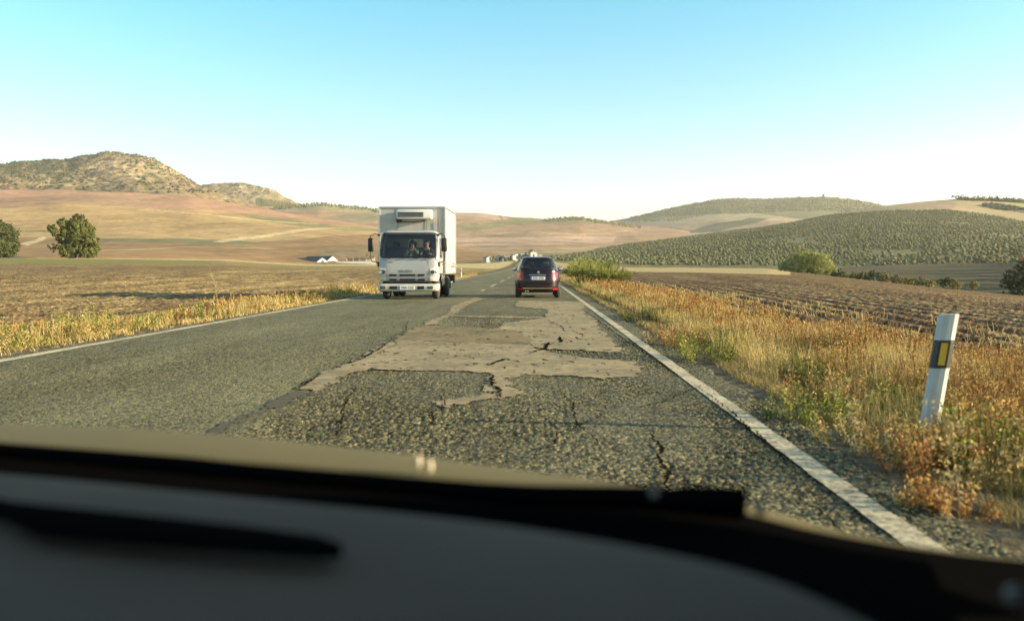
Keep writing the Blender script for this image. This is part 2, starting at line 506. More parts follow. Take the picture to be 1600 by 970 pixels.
# left farmland slopes
M = hill('farmland_slope', 'tan and reddish farmed slopes rising behind the left field', (-450, 960),
     [([(-450, 245), (150, 255), (480, 420), (720, 440), (790, 430), (960, 420)], [(-450, 405), (0, 403), (350, 406), (440, 411.5), (480, 413), (720, 412.5), (800, 410), (960, 415)]),
      (700, [(-450, 374), (0, 374), (300, 375), (500, 376), (650, 384), (760, 396), (960, 412)]),
      (1150, [(-450, 290), (0, 292), (100, 291), (200, 296), (300, 303), (400, 322), (470, 334), (540, 346), (620, 362), (700, 378), (780, 398), (960, 414)])],
     painter(TAN, [
         ([(-500, 250), (0, 250), (420, 250), (420, 345), (380, 333), (330, 328), (260, 327), (200, 322), (100, 320), (0, 325), (-500, 330)], PINK),
         ([(0, 312), (60, 306), (130, 304), (190, 309), (250, 320), (180, 321), (100, 320), (0, 325)], (0.29, 0.19, 0.12)),
         ([(340, 328), (395, 336), (470, 344), (540, 352), (640, 362), (640, 356), (480, 336), (400, 326)], PINK),
         ([(365, 333), (420, 338), (520, 352), (640, 360), (640, 366), (500, 357), (420, 347)], (0.22, 0.20, 0.095)),
         ([(-500, 371), (120, 371), (150, 373), (300, 374), (400, 378), (500, 371), (640, 362), (800, 366), (960, 380), (960, 420), (-500, 420)], BROWN),
         ([(150, 372), (300, 373), (420, 379), (400, 383), (250, 378), (150, 376)], OLIVE),
         ([(20, 360), (120, 362), (120, 365), (20, 363)], OLIVE),
         ([(330, 377), (420, 366), (480, 356), (560, 357), (480, 359), (425, 369), (350, 379)], LTAN),
         ([(30, 380), (70, 370), (75, 372), (40, 383)], LTAN),
         ([(500, 388), (640, 384), (640, 400), (500, 400)], GBROWN),
         ([(160, 392), (300, 385), (420, 388), (520, 394), (420, 389.2), (300, 386.2), (160, 393.2)], (0.36, 0.27, 0.15)),
         ([(180, 345), (300, 350), (430, 346), (430, 347), (300, 351.2), (180, 346)], (0.27, 0.19, 0.09)),
         ([(0, 346), (120, 341), (240, 343), (240, 344), (120, 342.3), (0, 347.4)], (0.27, 0.19, 0.09)),
         ([(230, 327), (330, 335), (420, 345), (500, 350), (500, 351), (420, 346.4), (330, 336.4), (230, 328)], LTAN),
     ]), farm_mat, nu=560, nv=260, disp=(5, 160, 0))
# rolling middle hills
Ch = hill('rolling_hill', 'rolling brown and pinkish hills at the end of the road', (330, 1130),
     [([(330, 700), (1130, 700)], [(330, 390), (700, 402), (800, 405), (900, 406), (1130, 404)]),
      (1500, [(330, 350), (450, 350), (600, 368), (750, 372), (850, 370), (950, 378), (1130, 385)]),
      (2100, [(330, 330), (400, 326), (440, 320), (500, 314.5), (540, 319), (590, 324), (640, 327), (700, 328), (750, 329), (800, 336), (850, 340), (880, 338), (905, 337.5), (930, 342), (960, 346), (1000, 352), (1130, 360)])],
     painter((0.285, 0.19, 0.118), [
         ([(430, 305), (530, 305), (590, 330), (590, 336), (500, 326), (430, 332)], (0.28, 0.25, 0.15)),
         ([(600, 320), (760, 322), (800, 345), (720, 342), (600, 338)], (0.38, 0.25, 0.18)),
         ([(705, 352), (760, 350), (800, 341), (850, 339), (885, 336), (960, 350), (880, 349), (800, 352), (740, 362)], (0.19, 0.17, 0.085)),
         ([(500, 340), (590, 330), (592, 345), (540, 350)], (0.20, 0.17, 0.10)),
         ([(700, 372), (960, 368), (960, 380), (700, 386)], (0.40, 0.27, 0.19)),
         ([(700, 388), (1000, 384), (1000, 420), (700, 420)], (0.32, 0.235, 0.14)),
         ([(840, 396), (1000, 392), (1000, 410), (830, 404)], (0.16, 0.155, 0.08)),
         ([(705, 366), (800, 362), (900, 366), (980, 360), (980, 361.2), (900, 367.2), (800, 363.2), (705, 367.4)], (0.42, 0.31, 0.19)),
         ([(776, 327), (783, 338), (790, 346), (787, 346), (780, 338), (774, 328)], (0.17, 0.15, 0.08)),
         ([(705, 380), (820, 377), (930, 381), (930, 382), (820, 378.2), (705, 381.4)], (0.20, 0.14, 0.08)),
     ]), farm_mat, nu=420, nv=240, disp=(12, 220, 0))
# rocky mountain
def rocky(px, py, X, Y, Z):
    n = fbm(X / 45, Y / 90, 5, 71, 0.65); n2 = fbm(px / 9, py / 5, 4, 33, 0.6); n3 = fbm(px / 70, py / 30, 3, 12)
    C = np.ones(px.shape + (3,)) * np.array((0.235, 0.175, 0.10))
    k = np.clip((n2 - 0.46) * 7, 0, 1) * np.clip((n3 - 0.35) * 4, 0, 1)
    C = C * (1 - k[..., None]) + np.array((0.13, 0.13, 0.06)) * k[..., None]
    # pale outcrops near the summit and along the ridge
    e = np.exp(-((px - 225) / 70) ** 2 - ((py - 258) / 16) ** 2) + np.exp(-((px - 400) / 45) ** 2 - ((py - 300) / 14) ** 2) + 0.8 * np.exp(-((px - 80) / 70) ** 2 - ((py - 281) / 6) ** 2)
    r = np.clip((fbm(px / 6, py / 4, 4, 91, 0.7) - 0.50) * 9, 0, 1) * np.clip(e * 1.8, 0, 1)
    r = r * 0.6; C = C * (1 - r[..., None]) + np.array((0.44, 0.36, 0.23)) * r[..., None]
    dark = sstep(150, 60, px) * sstep(278, 266, py) * np.clip((n2 - 0.35) * 5, 0, 1)
    C = C * (1 - 0.7 * dark[..., None]) + np.array((0.09, 0.095, 0.05)) * 0.7 * dark[..., None]
    return C * (0.62 + 0.5 * n)[..., None]
A = hill('rocky_mountain', 'rounded rocky mountain dotted with dark scrub on the left', (-500, 520),
     [(1450, [(-500, 300), (0, 302), (250, 306), (400, 332), (520, 352)]),
      (1750, [(-500, 278), (0, 276), (100, 277), (200, 272), (300, 300), (400, 328), (520, 352)]),
      (2100, [(-500, 262), (-200, 262), (0, 257), (40, 254), (85, 250.5), (108, 249), (125, 243), (160, 237.5), (190, 236.5), (215, 239), (240, 246), (262, 258), (285, 273), (310, 290), (345, 305), (380, 318), (430, 330), (520, 352)])],
     rocky, rock_mat, nu=560, nv=200, disp=(22, 160, 0.35))
B = hill('rocky_hill', 'smaller pale rocky hill with a steep right shoulder', (250, 560),
     [(2400, [(250, 320), (330, 318), (420, 330), (560, 350)]),
      (2900, [(250, 296), (310, 288), (330, 284.5), (385, 282.5), (405, 287), (425, 293), (440, 302), (452, 311), (465, 318), (520, 332), (560, 345)])],
     rocky, rock_mat, nu=260, nv=120, disp=(24, 160, 0.35))
# right far hill
D = hill('far_hill', 'long green and tan hill behind the olive slope', (820, 1640),
     [(1450, [(820, 396), (900, 392), (1000, 388), (1200, 375), (1640, 375)]),
      (2000, [(820, 386), (900, 384), (1000, 371), (1060, 363), (1140, 352), (1200, 346), (1260, 345), (1640, 350)]),
      (2900, [(820, 372), (900, 356), (950, 346), (1000, 336), (1030, 328), (1060, 321), (1090, 315), (1125, 309.5), (1160, 308), (1200, 308), (1240, 306), (1283, 305), (1310, 308), (1345, 313), (1380, 320), (1450, 334), (1640, 345)])],
     painter((0.18, 0.175, 0.095), [
         ([(850, 345), (985, 345), (1100, 343), (1180, 338), (1260, 343), (1260, 352), (1180, 362), (1000, 385), (850, 400)], (0.40, 0.27, 0.18)),
         ([(990, 342), (1100, 335), (1180, 333), (1250, 343), (1180, 344), (1080, 348), (1000, 350)], (0.42, 0.32, 0.19)),
         ([(1060, 365), (1100, 354), (1170, 340), (1200, 342), (1160, 352), (1120, 362)], (0.15, 0.14, 0.075)),
         ([(1010, 360), (1060, 357), (1075, 362), (1020, 366)], (0.16, 0.15, 0.08)),
         ([(950, 385), (1100, 368), (1180, 356), (1200, 352), (1180, 364), (1000, 392)], (0.38, 0.27, 0.165)),
     ], 2.0), farm_mat, nu=460, nv=240, disp=(14, 260, 0))
GROVE = [(700, 420), (840, 401), (880, 397), (940, 388), (1000, 379), (1100, 366), (1180, 356), (1240, 345), (1300, 335), (1380, 329), (1480, 328), (1540, 335), (1600, 346), (1700, 362), (2300, 380)]
def olive_col(px, py, X, Y, Z):
    g = ip(px, GROVE)
    C = np.ones(px.shape + (3,)) * np.array((0.36, 0.28, 0.155))
    ingrove = (py > g)
    n = fbm(X / 30, Y / 30, 4, 15)
    C = np.where(ingrove[..., None], np.array((0.165, 0.155, 0.075)) * (0.7 + 0.6 * n)[..., None], C)
    t = [(np.array([[1380, 312], [1470, 316], [1520, 330], [1440, 326], [1380, 322]]), (0.42, 0.29, 0.18)),
         (np.array([[1560, 316], [1700, 322], [1700, 336], [1600, 325]]), (0.36, 0.34, 0.12)),
         (np.array([[1530, 321], [1570, 320], [1600, 328], [1600, 334], [1560, 328]]), (0.12, 0.13, 0.07))]
    for poly, c in t:
        m = inpoly(px, py + (n - 0.5) * 3, poly.tolist())[..., None]; C = np.where(m, np.array(c), C)
    return C * (0.85 + 0.3 * fbm(px / 30, py / 3, 4, 66))[..., None]
E = hill('olive_hill', 'broad hill on the right planted with rows of olive trees', (760, 2300),
     [([(760, 440), (2300, 440)], [(760, 411), (840, 407), (900, 409), (980, 415), (1200, 416), (1300, 421), (1400, 418), (1500, 414), (1600, 414), (2300, 430)]),
      (1000, [(760, 410), (840, 402.5), (880, 399), (940, 390), (1000, 382), (1100, 371), (1180, 361), (1240, 352), (1300, 345), (1380, 341), (1480, 341), (1540, 348), (1600, 355), (2300, 380)]),
      (1400, [(760, 411), (840, 402), (880, 398), (940, 389), (1000, 379), (1100, 366), (1180, 356), (1240, 347), (1290, 336), (1330, 328), (1380, 320), (1430, 313.5), (1490, 308), (1540, 309), (1600, 312), (1750, 316), (2300, 330)])],
     olive_col, farm_mat, nu=640, nv=240, disp=(4, 120, 0), smooth=4)

def hill_point(H, px, r):
    """surface point of a hill mesh at azimuth px and distance r"""
    i = np.clip(np.searchsorted(H['px'], px), 0, len(H['px']) - 1)
    R_ = np.hypot(H['X'][i], H['Y'][i])
    z = np.interp(r, R_, H['Z'][i])
    a = float(azim(px))
    return Vector((r * math.sin(a), r * math.cos(a), z))

# ------------------------------------------------------------------ road
def asphalt_mat():
    m = bpy.data.materials.new('asphalt'); m.use_nodes = True
    nt = m.node_tree; p = nt.nodes['Principled BSDF']; L = nt.links.new
    p.inputs['Roughness'].default_value = 0.85; p.inputs['Specular IOR Level'].default_value = 0.25
    tc = nt.nodes.new('ShaderNodeTexCoord')
    def node(t, **k):
        n = nt.nodes.new(t)
        for a, b in k.items(): setattr(n, a, b)
        return n
    # lane mask from world x: the right lane has coarser, more open chippings
    geo = node('ShaderNodeNewGeometry'); sep = node('ShaderNodeSeparateXYZ'); L(geo.outputs['Position'], sep.inputs[0])
    wn_ = node('ShaderNodeTexNoise'); wn_.inputs['Scale'].default_value = 0.7; L(tc.outputs['Object'], wn_.inputs['Vector'])
    add = node('ShaderNodeMath', operation='MULTIPLY_ADD'); L(wn_.outputs[0], add.inputs[0]); add.inputs[1].default_value = 0.8; L(sep.outputs[0], add.inputs[2])
    lane = node('ShaderNodeMapRange'); lane.inputs[1].default_value = -1.9; lane.inputs[2].default_value = -1.6; L(add.outputs[0], lane.inputs[0])
    # chippings: two sizes
    v1 = node('ShaderNodeTexVoronoi'); v1.inputs['Scale'].default_value = 54; L(tc.outputs['Object'], v1.inputs['Vector'])
    v2 = node('ShaderNodeTexVoronoi'); v2.inputs['Scale'].default_value = 58; L(tc.outputs['Object'], v2.inputs['Vector'])
    r1 = node('ShaderNodeValToRGB'); L(v1.outputs['Color'], r1.inputs[0])
    e = r1.color_ramp.elements
    e[0].position = 0.15; e[0].color = (0.022, 0.021, 0.013, 1); e[1].position = 0.92; e[1].color = (0.33, 0.29, 0.145, 1)
    x = e.new(0.5); x.color = (0.092, 0.084, 0.048, 1)
    r2 = node('ShaderNodeValToRGB'); L(v2.outputs['Color'], r2.inputs[0])
    e = r2.color_ramp.elements
    e[0].position = 0.1; e[0].color = (0.026, 0.026, 0.016, 1); e[1].position = 0.95; e[1].color = (0.275, 0.250, 0.130, 1)
    mx = node('ShaderNodeMix', data_type='RGBA'); L(lane.outputs[0], mx.inputs[0]); L(r2.outputs[0], mx.inputs[6]); L(r1.outputs[0], mx.inputs[7])
    # broad wear and tyre polish
    n1 = node('ShaderNodeTexNoise'); n1.inputs['Scale'].default_value = 0.9; n1.inputs['Detail'].default_value = 8; n1.inputs['Roughness'].default_value = 0.7
    mp = node('ShaderNodeMapping'); mp.inputs['Scale'].default_value = (1.0, 0.25, 1); L(tc.outputs['Object'], mp.inputs[0]); L(mp.outputs[0], n1.inputs['Vector'])
    mr = node('ShaderNodeMapRange'); mr.inputs[1].default_value = 0.3; mr.inputs[2].default_value = 0.7; mr.inputs[3].default_value = 0.58; mr.inputs[4].default_value = 1.3; L(n1.outputs[0], mr.inputs[0])
    sc = node('ShaderNodeVectorMath', operation='SCALE'); L(mx.outputs[2], sc.inputs[0]); L(mr.outputs[0], sc.inputs['Scale'])
    L(sc.outputs[0], p.inputs['Base Color'])
    # relief
    inv1 = node('ShaderNodeMath', operation='SUBTRACT'); inv1.inputs[0].default_value = 1; L(v1.outputs['Distance'], inv1.inputs[1])
    inv2 = node('ShaderNodeMath', operation='SUBTRACT'); inv2.inputs[0].default_value = 1; L(v2.outputs['Distance'], inv2.inputs[1])
    hm = node('ShaderNodeMix', data_type='FLOAT'); L(lane.outputs[0], hm.inputs[0]); L(inv2.outputs[0], hm.inputs[2]); L(inv1.outputs[0], hm.inputs[3])
    b = node('ShaderNodeBump'); b.inputs['Strength'].default_value = 0.6; b.inputs['Distance'].default_value = 0.008
    L(hm.outputs[0], b.inputs['Height']); L(b.outputs[0], p.inputs['Normal'])
    return m
def build_road():
    # strips along the road: fine relief near the camera, coarse far away
    ys = [-30, -10, 0]
    y = 2.6
    ys_near = []
    while y < 26:
        ys_near.append(y); y += max(0.012, 0.0011 * y * 1.0 * max(1, y / 6))
    ys = np.concatenate([[-40, -10, 0, 1.5], ys_near, np.arange(27, 420, 4.0)])
    xs_f = np.concatenate([np.arange(-6.85, -3.2, 0.02), np.arange(-3.2, 2.02, 0.013)])
    X, Y = np.meshgrid(xs_f, ys, indexing='ij')
    n = fbm(X * 2.2, Y * 2.2, 4, 3)
    lane = sstep(-2.35, -2.0, X + 0.6 * (n - 0.5))
    w1, r1 = worley(X / 0.019, Y / 0.019, 3)
    w2, r2 = worley(X / 0.017, Y / 0.017, 8)
    wear = 0.35 + 1.3 * sstep(0.35, 0.65, fbm(X * 1.3, Y * 0.5, 4, 97, 0.6))
    h1 = (-0.008 * np.clip(w1 * 1.3, 0, 1) ** 1.3 - 0.006 * (r1 > 0.70)) * wear
    h2 = (-0.006 * np.clip(w2 * 1.3, 0, 1) ** 1.3 - 0.004 * (r2 > 0.72)) * (0.5 + 0.5 * wear)
    fade = sstep(26, 14, Y)
    big = (fbm(X * 0.8, Y * 0.5, 3, 44) - 0.5) * 0.012
    Z = (h1 * lane + h2 * (1 - lane)) * fade * sstep(2.5, 2.7, Y) + np.minimum(big, 0) * fade
    # ragged outer edge dropping to the verge
    edge_r = 2.0 + 0.0 * Y
    ex = np.maximum(X - (1.83 + 0.14 * fbm(Y * 1.3, Y * 0 + 1, 4, 6)), (-6.66 + 0.12 * fbm(Y * 1.1, Y * 0 + 4, 4, 7)) - X)
    Z = Z - 0.10 * sstep(0.0, 0.13, ex)
    Z = Z + road_z(Y)
    X = X + road_x(Y)
    V = np.stack([X, Y, Z], -1).reshape(-1, 3)
    me = np_mesh('road', V, grid_faces(*X.shape))
    o = link('road', me, asphalt_mat()); tag(o, 'worn two lane asphalt road with open stone chippings', kind='structure')
build_road()

paint = bpy.data.materials.new('road_paint'); paint.use_nodes = True
def _paint(m, colr, wear_lo, wear_hi, dark=(0.13, 0.12, 0.09), ns=22):
    nt = m.node_tree; p = nt.nodes['Principled BSDF']; p.inputs['Roughness'].default_value = 0.85; p.inputs['Specular IOR Level'].default_value = 0.15
    tc = nt.nodes.new('ShaderNodeTexCoord')
    n = nt.nodes.new('ShaderNodeTexNoise'); n.inputs['Scale'].default_value = ns; n.inputs['Detail'].default_value = 10; n.inputs['Roughness'].default_value = 0.75
    nt.links.new(tc.outputs['Object'], n.inputs['Vector'])
    n0 = nt.nodes.new('ShaderNodeTexNoise'); n0.inputs['Scale'].default_value = 1.3; n0.inputs['Detail'].default_value = 3
    nt.links.new(tc.outputs['Object'], n0.inputs['Vector'])
    ad = nt.nodes.new('ShaderNodeMath'); ad.operation = 'MULTIPLY_ADD'; ad.inputs[1].default_value = 0.5; nt.links.new(n0.outputs[0], ad.inputs[0]); nt.links.new(n.outputs[0], ad.inputs[2])
    r = nt.nodes.new('ShaderNodeMapRange'); r.inputs[1].default_value = wear_lo; r.inputs[2].default_value = wear_hi
    nt.links.new(ad.outputs[0], r.inputs[0])
    mx = nt.nodes.new('ShaderNodeMix'); mx.data_type = 'RGBA'; mx.inputs[6].default_value = (*colr, 1); mx.inputs[7].default_value = (*dark, 1)
    nt.links.new(r.outputs[0], mx.inputs[0]); nt.links.new(mx.outputs[2], p.inputs['Base Color'])
    b = nt.nodes.new('ShaderNodeBump'); b.inputs['Strength'].default_value = 0.5; b.inputs['Distance'].default_value = 0.006
    nt.links.new(n.outputs[0], b.inputs['Height']); nt.links.new(b.outputs[0], p.inputs['Normal'])
_paint(paint, (0.56, 0.49, 0.34), 0.70, 0.92)
patch_mat = bpy.data.materials.new('sandy_repair_mortar'); patch_mat.use_nodes = True
_paint(patch_mat, (0.36, 0.285, 0.165), 0.62, 0.86, (0.20, 0.165, 0.10), 7)
patch_dark = bpy.data.materials.new('brown_repair_mortar'); patch_dark.use_nodes = True
_paint(patch_dark, (0.24, 0.185, 0.095), 0.66, 0.86, (0.14, 0.115, 0.065), 7)
seal_mat = bpy.data.materials.new('bitumen_seal'); seal_mat.use_nodes = True
_paint(seal_mat, (0.12, 0.105, 0.07), 0.6, 1.0, (0.06, 0.055, 0.04), 14)
crack_mat = mat('crack_dark', (0.012, 0.011, 0.009), 1.0, spec=0.0)

def stripe(name, label, x0, w, ya, yb, m, z=0.004, jit=0.012):
    ys = np.unique(np.concatenate([np.arange(ya, min(yb, 30), 0.05), np.arange(30, max(yb, 30.01), 2.0), [yb]])); ys = ys[(ys >= ya) & (ys <= yb)]
    rows = []
    for k, s in enumerate((-1, 1)):
        xj = x0 + s * w / 2 + (fbm(ys * 3, ys * 0 + k * 7, 4, 13 + k, 0.7) - 0.5) * jit * 2
        rows.append(xj)
    cols = np.linspace(0, 1, 4)
    X = np.stack([rows[0] * (1 - c) + rows[1] * c for c in cols]) + road_x(ys)
    Y = np.tile(ys, (4, 1)); Z = road_z(Y) + z
    me = np_mesh(name, np.stack([X, Y, Z], -1).reshape(-1, 3), grid_faces(4, len(ys)))
    o = link(name, me, m); tag(o, label, kind='structure')
    return o
stripe('edge_line', 'white edge line of the road on the right', 1.575, 0.14, 1.5, 400, paint)
stripe('edge_line', 'white edge line of the road on the left', -6.37, 0.18, 4, 400, paint)

def zc(pts, ox=340, oy=450, s=0.4625):
    return [(ox + x * s, oy + y * s) for x, y in pts]
def ground_patch(name, label, poly_px, m, z=0.004, jit=0.035, step=0.05):
    P = [on_ground(x, y) for x, y in poly_px]
    xs = [p.x for p in P]; ys = [p.y for p in P]
    ym = sum(ys) / len(ys); cx = 0.022 * max(1, ym / 9); cy = 0.035 * max(1, ym / 9) ** 1.4
    gx = np.arange(min(xs) - 0.3, max(xs) + 0.3, cx); gy = np.arange(min(ys) - 0.5, max(ys) + 0.5, cy)
    X, Y = np.meshgrid(gx, gy, indexing='ij')
    wx = (fbm(X * 3, Y * 3, 5, 23, 0.7) - 0.5) * 0.32; wy = (fbm(X * 3 + 9, Y * 3, 5, 27, 0.7) - 0.5) * 0.34 * max(1, ym / 8)
    Z = z + road_z(Y) + (fbm(X * 2, Y * 2, 5, 61, 0.7) - 0.45) * 0.010
    cxm = (X[:-1, :-1] + cx / 2 + wx[:-1, :-1]); cym = (Y[:-1, :-1] + cy / 2 + wy[:-1, :-1])
    m_ = inpoly(cxm, cym, [(p.x, p.y) for p in P]) & (fbm(X[:-1, :-1] * 9, Y[:-1, :-1] * 5, 4, 71, 0.75) < 0.71)
    Fc = grid_faces(len(gx), len(gy)).reshape(len(gx) - 1, len(gy) - 1, 4)[m_]
    used = np.unique(Fc); mp = np.zeros(X.size, int); mp[used] = np.arange(len(used))
    me = np_mesh(name, np.stack([X, Y, Z], -1).reshape(-1, 3)[used], mp[Fc])
    if len(me.polygons) and me.polygons[0].normal.z < 0: me.flip_normals()
    o = link(name, me, m); tag(o, label, kind='structure')
    return o
PA = [(600,175),(850,186),(1060,193),(1100,215),(1240,235),(1420,252),(1435,285),(1420,300),(1300,305),(1180,298),(1040,288),(980,310),(985,328),(1030,350),(1035,362),(960,370),(880,378),(830,395),(790,408),(745,400),(750,385),(830,370),(930,360),(905,340),(915,290),(850,280),(500,275),(430,300),(345,344),(280,340),(330,300),(440,255),(530,210)]
PB = [(1000,62),(1020,42),(1235,48),(1240,90),(1280,102),(1290,140),(1335,178),(1355,208),(1335,218),(1240,212),(1110,205),(1060,200),(850,193),(602,182),(650,140),(700,130),(940,138),(965,120),(1110,102),(1112,72)]
PS = [(870,32),(790,62),(770,92),(705,116),(682,128),(725,124),(790,97),(830,66),(893,36)]
ground_patch('road_patch', 'sandy repair patch spreading over the middle of the road', zc(PA), patch_mat)
ground_patch('road_patch', 'sandy repair patch behind the small car', zc(PB), patch_mat, 0.0065)
ground_patch('road_patch', 'browner strip of repair mortar crossing between the sandy patches', zc([(652,140),(705,130),(940,138),(1030,150),(1062,190),(850,186),(602,176)]), patch_dark, 0.009)
ground_patch('road_patch', 'narrow sandy strip along the centre of the road', zc(PS), patch_mat)
ground_patch('road_patch', 'thin sandy cross strip in the right lane', zc([(775,93),(1110,98),(1112,103),(778,98)]), patch_mat)
ground_patch('road_patch', 'dark bitumen seal along the centre joint', zc([(345,350),(355,354),(260,374),(130,430),(60,470),(-20,500),(-60,500),(90,430),(190,375),(272,347)]), seal_mat, 0.001)
def crack(label, pts_px, w=0.02, z=0.011):
    P = [on_ground(x, y) for x, y in pts_px]
    Q = []
    for i in range(len(P) - 1):
        k = max(2, int((P[i + 1] - P[i]).length / 0.03)); k = min(k, 60)
        for j in range(k): Q.append(P[i].lerp(P[i + 1], j / k))
    Q.append(P[-1])
    V = []; 
    for i, q in enumerate(Q):
        d = (Q[min(i + 1, len(Q) - 1)] - Q[max(i - 1, 0)]).normalized(); nrm = Vector((-d.y, d.x, 0))
        t = math.sin(math.pi * (i + 0.3) / (len(Q) + 0.3)) ** 0.5
        j = float(fbm(q.x * 14, q.y * 14, 3, 55, 0.7) - 0.5) * 0.07
        ww = w * t * (0.4 + 1.2 * float(vnoise(i * 0.5, 3.3, 9)))
        c = q + nrm * j
        V += [(c - nrm * ww / 2 + Vector((0, 0, z))), (c + nrm * ww / 2 + Vector((0, 0, z)))]
    Fc = [(2 * i, 2 * i + 1, 2 * i + 3, 2 * i + 2) for i in range(len(Q) - 1)]
    o = link('road_crack', np_mesh('road_crack', np.array([tuple(v) for v in V]), np.array(Fc)), crack_mat)
    tag(o, label, kind='structure')
crack('jagged crack in the right lane ahead of the bonnet', [(1018,672),(1022,690),(1034,700),(1026,716),(1046,737),(1040,752),(1044,770)], 0.026)
crack('crack across the sandy patch', [(905 * .4625 + 340, 258 * .4625 + 450),(920 * .4625 + 340, 262 * .4625 + 450),(975 * .4625 + 340, 240 * .4625 + 450),(990 * .4625 + 340, 243 * .4625 + 450)], 0.05)
crack('crack from the sandy patch toward its far corner', zc([(1050,222),(1080,212),(1105,208),(1118,185)]), 0.06)
crack('short crack in the far sandy patch', zc([(1155,165),(1160,185),(1168,180)]), 0.06)
crack('crack along the left end of the sandy patch', zc([(585,178),(560,198),(490,240),(445,256),(455,238)]), 0.03)
crack('crack beside the centre seal', zc([(270,347),(290,330),(340,300)]), 0.03)
crack('crack down the tail of the sandy patch', zc([(900,285),(930,300),(925,330),(955,345),(950,372)]), 0.035)
crack('long thin crack near the right edge line', [(1070,590),(1100,612),(1150,650),(1210,705),(1290,790)], 0.012)
crack('edge crack beside the right edge line', [(905,480),(960,520),(1040,575),(1066,590)], 0.02)
_rc = np.random.default_rng(5)
for k, (x0_, y0_, x1_, y1_) in enumerate([(700, 610, 660, 680), (560, 600, 520, 690), (880, 600, 930, 700), (1120, 600, 1000, 640), (930, 640, 820, 720), (640, 500, 600, 560), (1180, 730, 1090, 745), (860, 500, 905, 530), (780, 490, 730, 530), (1240, 770, 1330, 850)]):
    pts_ = []
    for j in range(7):
        t_ = j / 6; pts_.append((x0_ + (x1_ - x0_) * t_ + _rc.normal() * 9, y0_ + (y1_ - y0_) * t_ + _rc.normal() * 2))
    crack(['fine crack in the rough right lane', 'fine crack by the centre joint', 'fine crack running toward the bonnet', 'cross crack near the right edge line', 'fine crack below the sandy tongue', 'fine crack at the left of the far patches', 'cross crack beside the jagged crack', 'fine crack in the far sandy patch', 'fine crack left in the far patches', 'long crack hugging the edge line'][k], pts_, 0.014)
for k, (xa, xb) in enumerate([(748, 757), (764, 775), (781, 788), (793, 797), (799, 802)]):
    pa = on_ground(xa, 416 + (833.6 - xa) * 0.475); pb = on_ground(xb, 416 + (833.6 - xb) * 0.475)
    stripe('centre_dash', 'worn pale dash of the centre line', -2.38, 0.14, pa.y, pb.y, paint, 0.004, 0.05)

# ------------------------------------------------------------------ ring-built vehicle bodies
def catm(tab, z):
    t = np.array(tab, float)
    zs = t[:, 0]
    i = int(np.clip(np.searchsorted(zs, z) - 1, 0, len(zs) - 2))
    p1 = t[i]; p2 = t[i + 1]; p0 = t[max(i - 1, 0)]; p3 = t[min(i + 2, len(t) - 1)]
    u = (z - p1[0]) / (p2[0] - p1[0])
    m1 = (p2 - p0) / max(p2[0] - p0[0], 1e-6) * (p2[0] - p1[0]); m2 = (p3 - p1) / max(p3[0] - p1[0], 1e-6) * (p2[0] - p1[0])
    h = (2 * u**3 - 3 * u**2 + 1) * p1 + (u**3 - 2 * u**2 + u) * m1 + (-2 * u**3 + 3 * u**2) * p2 + (u**3 - u**2) * m2
    lo = np.minimum(p1, p2); hi = np.maximum(p1, p2)
    return np.clip(h, lo, hi)
class Shell:
    """closed rings stacked in z; faces are handed out to the panels, panes and lamps by position"""
    def __init__(self, tab, n=5.0, nt=220, nz=70, zs=None):
        z0, z1 = tab[0][0], tab[-1][0]
        zs = np.linspace(z0, z1, nz) if zs is None else zs
        th = np.linspace(0, 2 * math.pi, nt, endpoint=False)
        c = np.cos(th); s = np.sin(th)
        # even out the spacing round the superellipse
        P = []
        for z in zs:
            _, w, ya, yb = catm(tab, z)
            x = np.sign(c) * np.abs(c) ** (2 / n) ; y = np.sign(s) * np.abs(s) ** (2 / n)
            P.append(np.stack([w * x, (ya + yb) / 2 + (yb - ya) / 2 * y, np.full(nt, z)], -1))
        # re-sample each ring by arc length
        Q = []
        for r in P:
            rr = np.vstack([r, r[:1]]); seg = np.linalg.norm(np.diff(rr, axis=0), axis=1); s_ = np.concatenate([[0], np.cumsum(seg)])
            t = np.linspace(0, s_[-1], nt, endpoint=False)
            Q.append(np.stack([np.interp(t, s_, rr[:, k]) for k in range(3)], -1))
        self.P = np.array(Q); self.nt = nt; self.nz = len(zs)
        i = np.arange(self.nz - 1)[:, None] * nt; j = np.arange(nt)[None, :]
        jn = (j + 1) % nt
        self.Fc = np.stack([i + j, i + jn, i + nt + jn, i + nt + j], -1).reshape(-1, 4)
        self.V = self.P.reshape(-1, 3)
        self.cen = self.V[self.Fc].mean(1)
        d1 = self.V[self.Fc[:, 1]] - self.V[self.Fc[:, 0]]; d2 = self.V[self.Fc[:, 3]] - self.V[self.Fc[:, 0]]
        nn = np.cross(d1, d2); self.nrm = nn / (np.linalg.norm(nn, axis=1)[:, None] + 1e-9)
        vn = np.zeros_like(self.V); 
        for k in range(4): np.add.at(vn, self.Fc[:, k], nn)
        self.vn = vn / (np.linalg.norm(vn, axis=1)[:, None] + 1e-9)
        self.taken = np.zeros(len(self.Fc), bool)
    def sel(self, fn):
        return fn(self.cen[:, 0], self.cen[:, 1], self.cen[:, 2], self.nrm)
    def take(self, name, m, parent, fn, off=0.0, keep=False, solid=0.0, cap=False):
        s = self.sel(fn) & (~self.taken if not keep else True)
        if not keep: self.taken |= s
        Fc = self.Fc[s]; used = np.unique(Fc); mp = np.full(len(self.V), -1); mp[used] = np.arange(len(used))
        V = self.V[used] + self.vn[used] * off
        o = link(name, np_mesh(name, V, mp[Fc]), m, parent)
        o.data.set_sharp_from_angle(angle=R(40))
        if solid:
            sd = o.modifiers.new('solid', 'SOLIDIFY'); sd.thickness = solid; sd.offset = -1
        return o
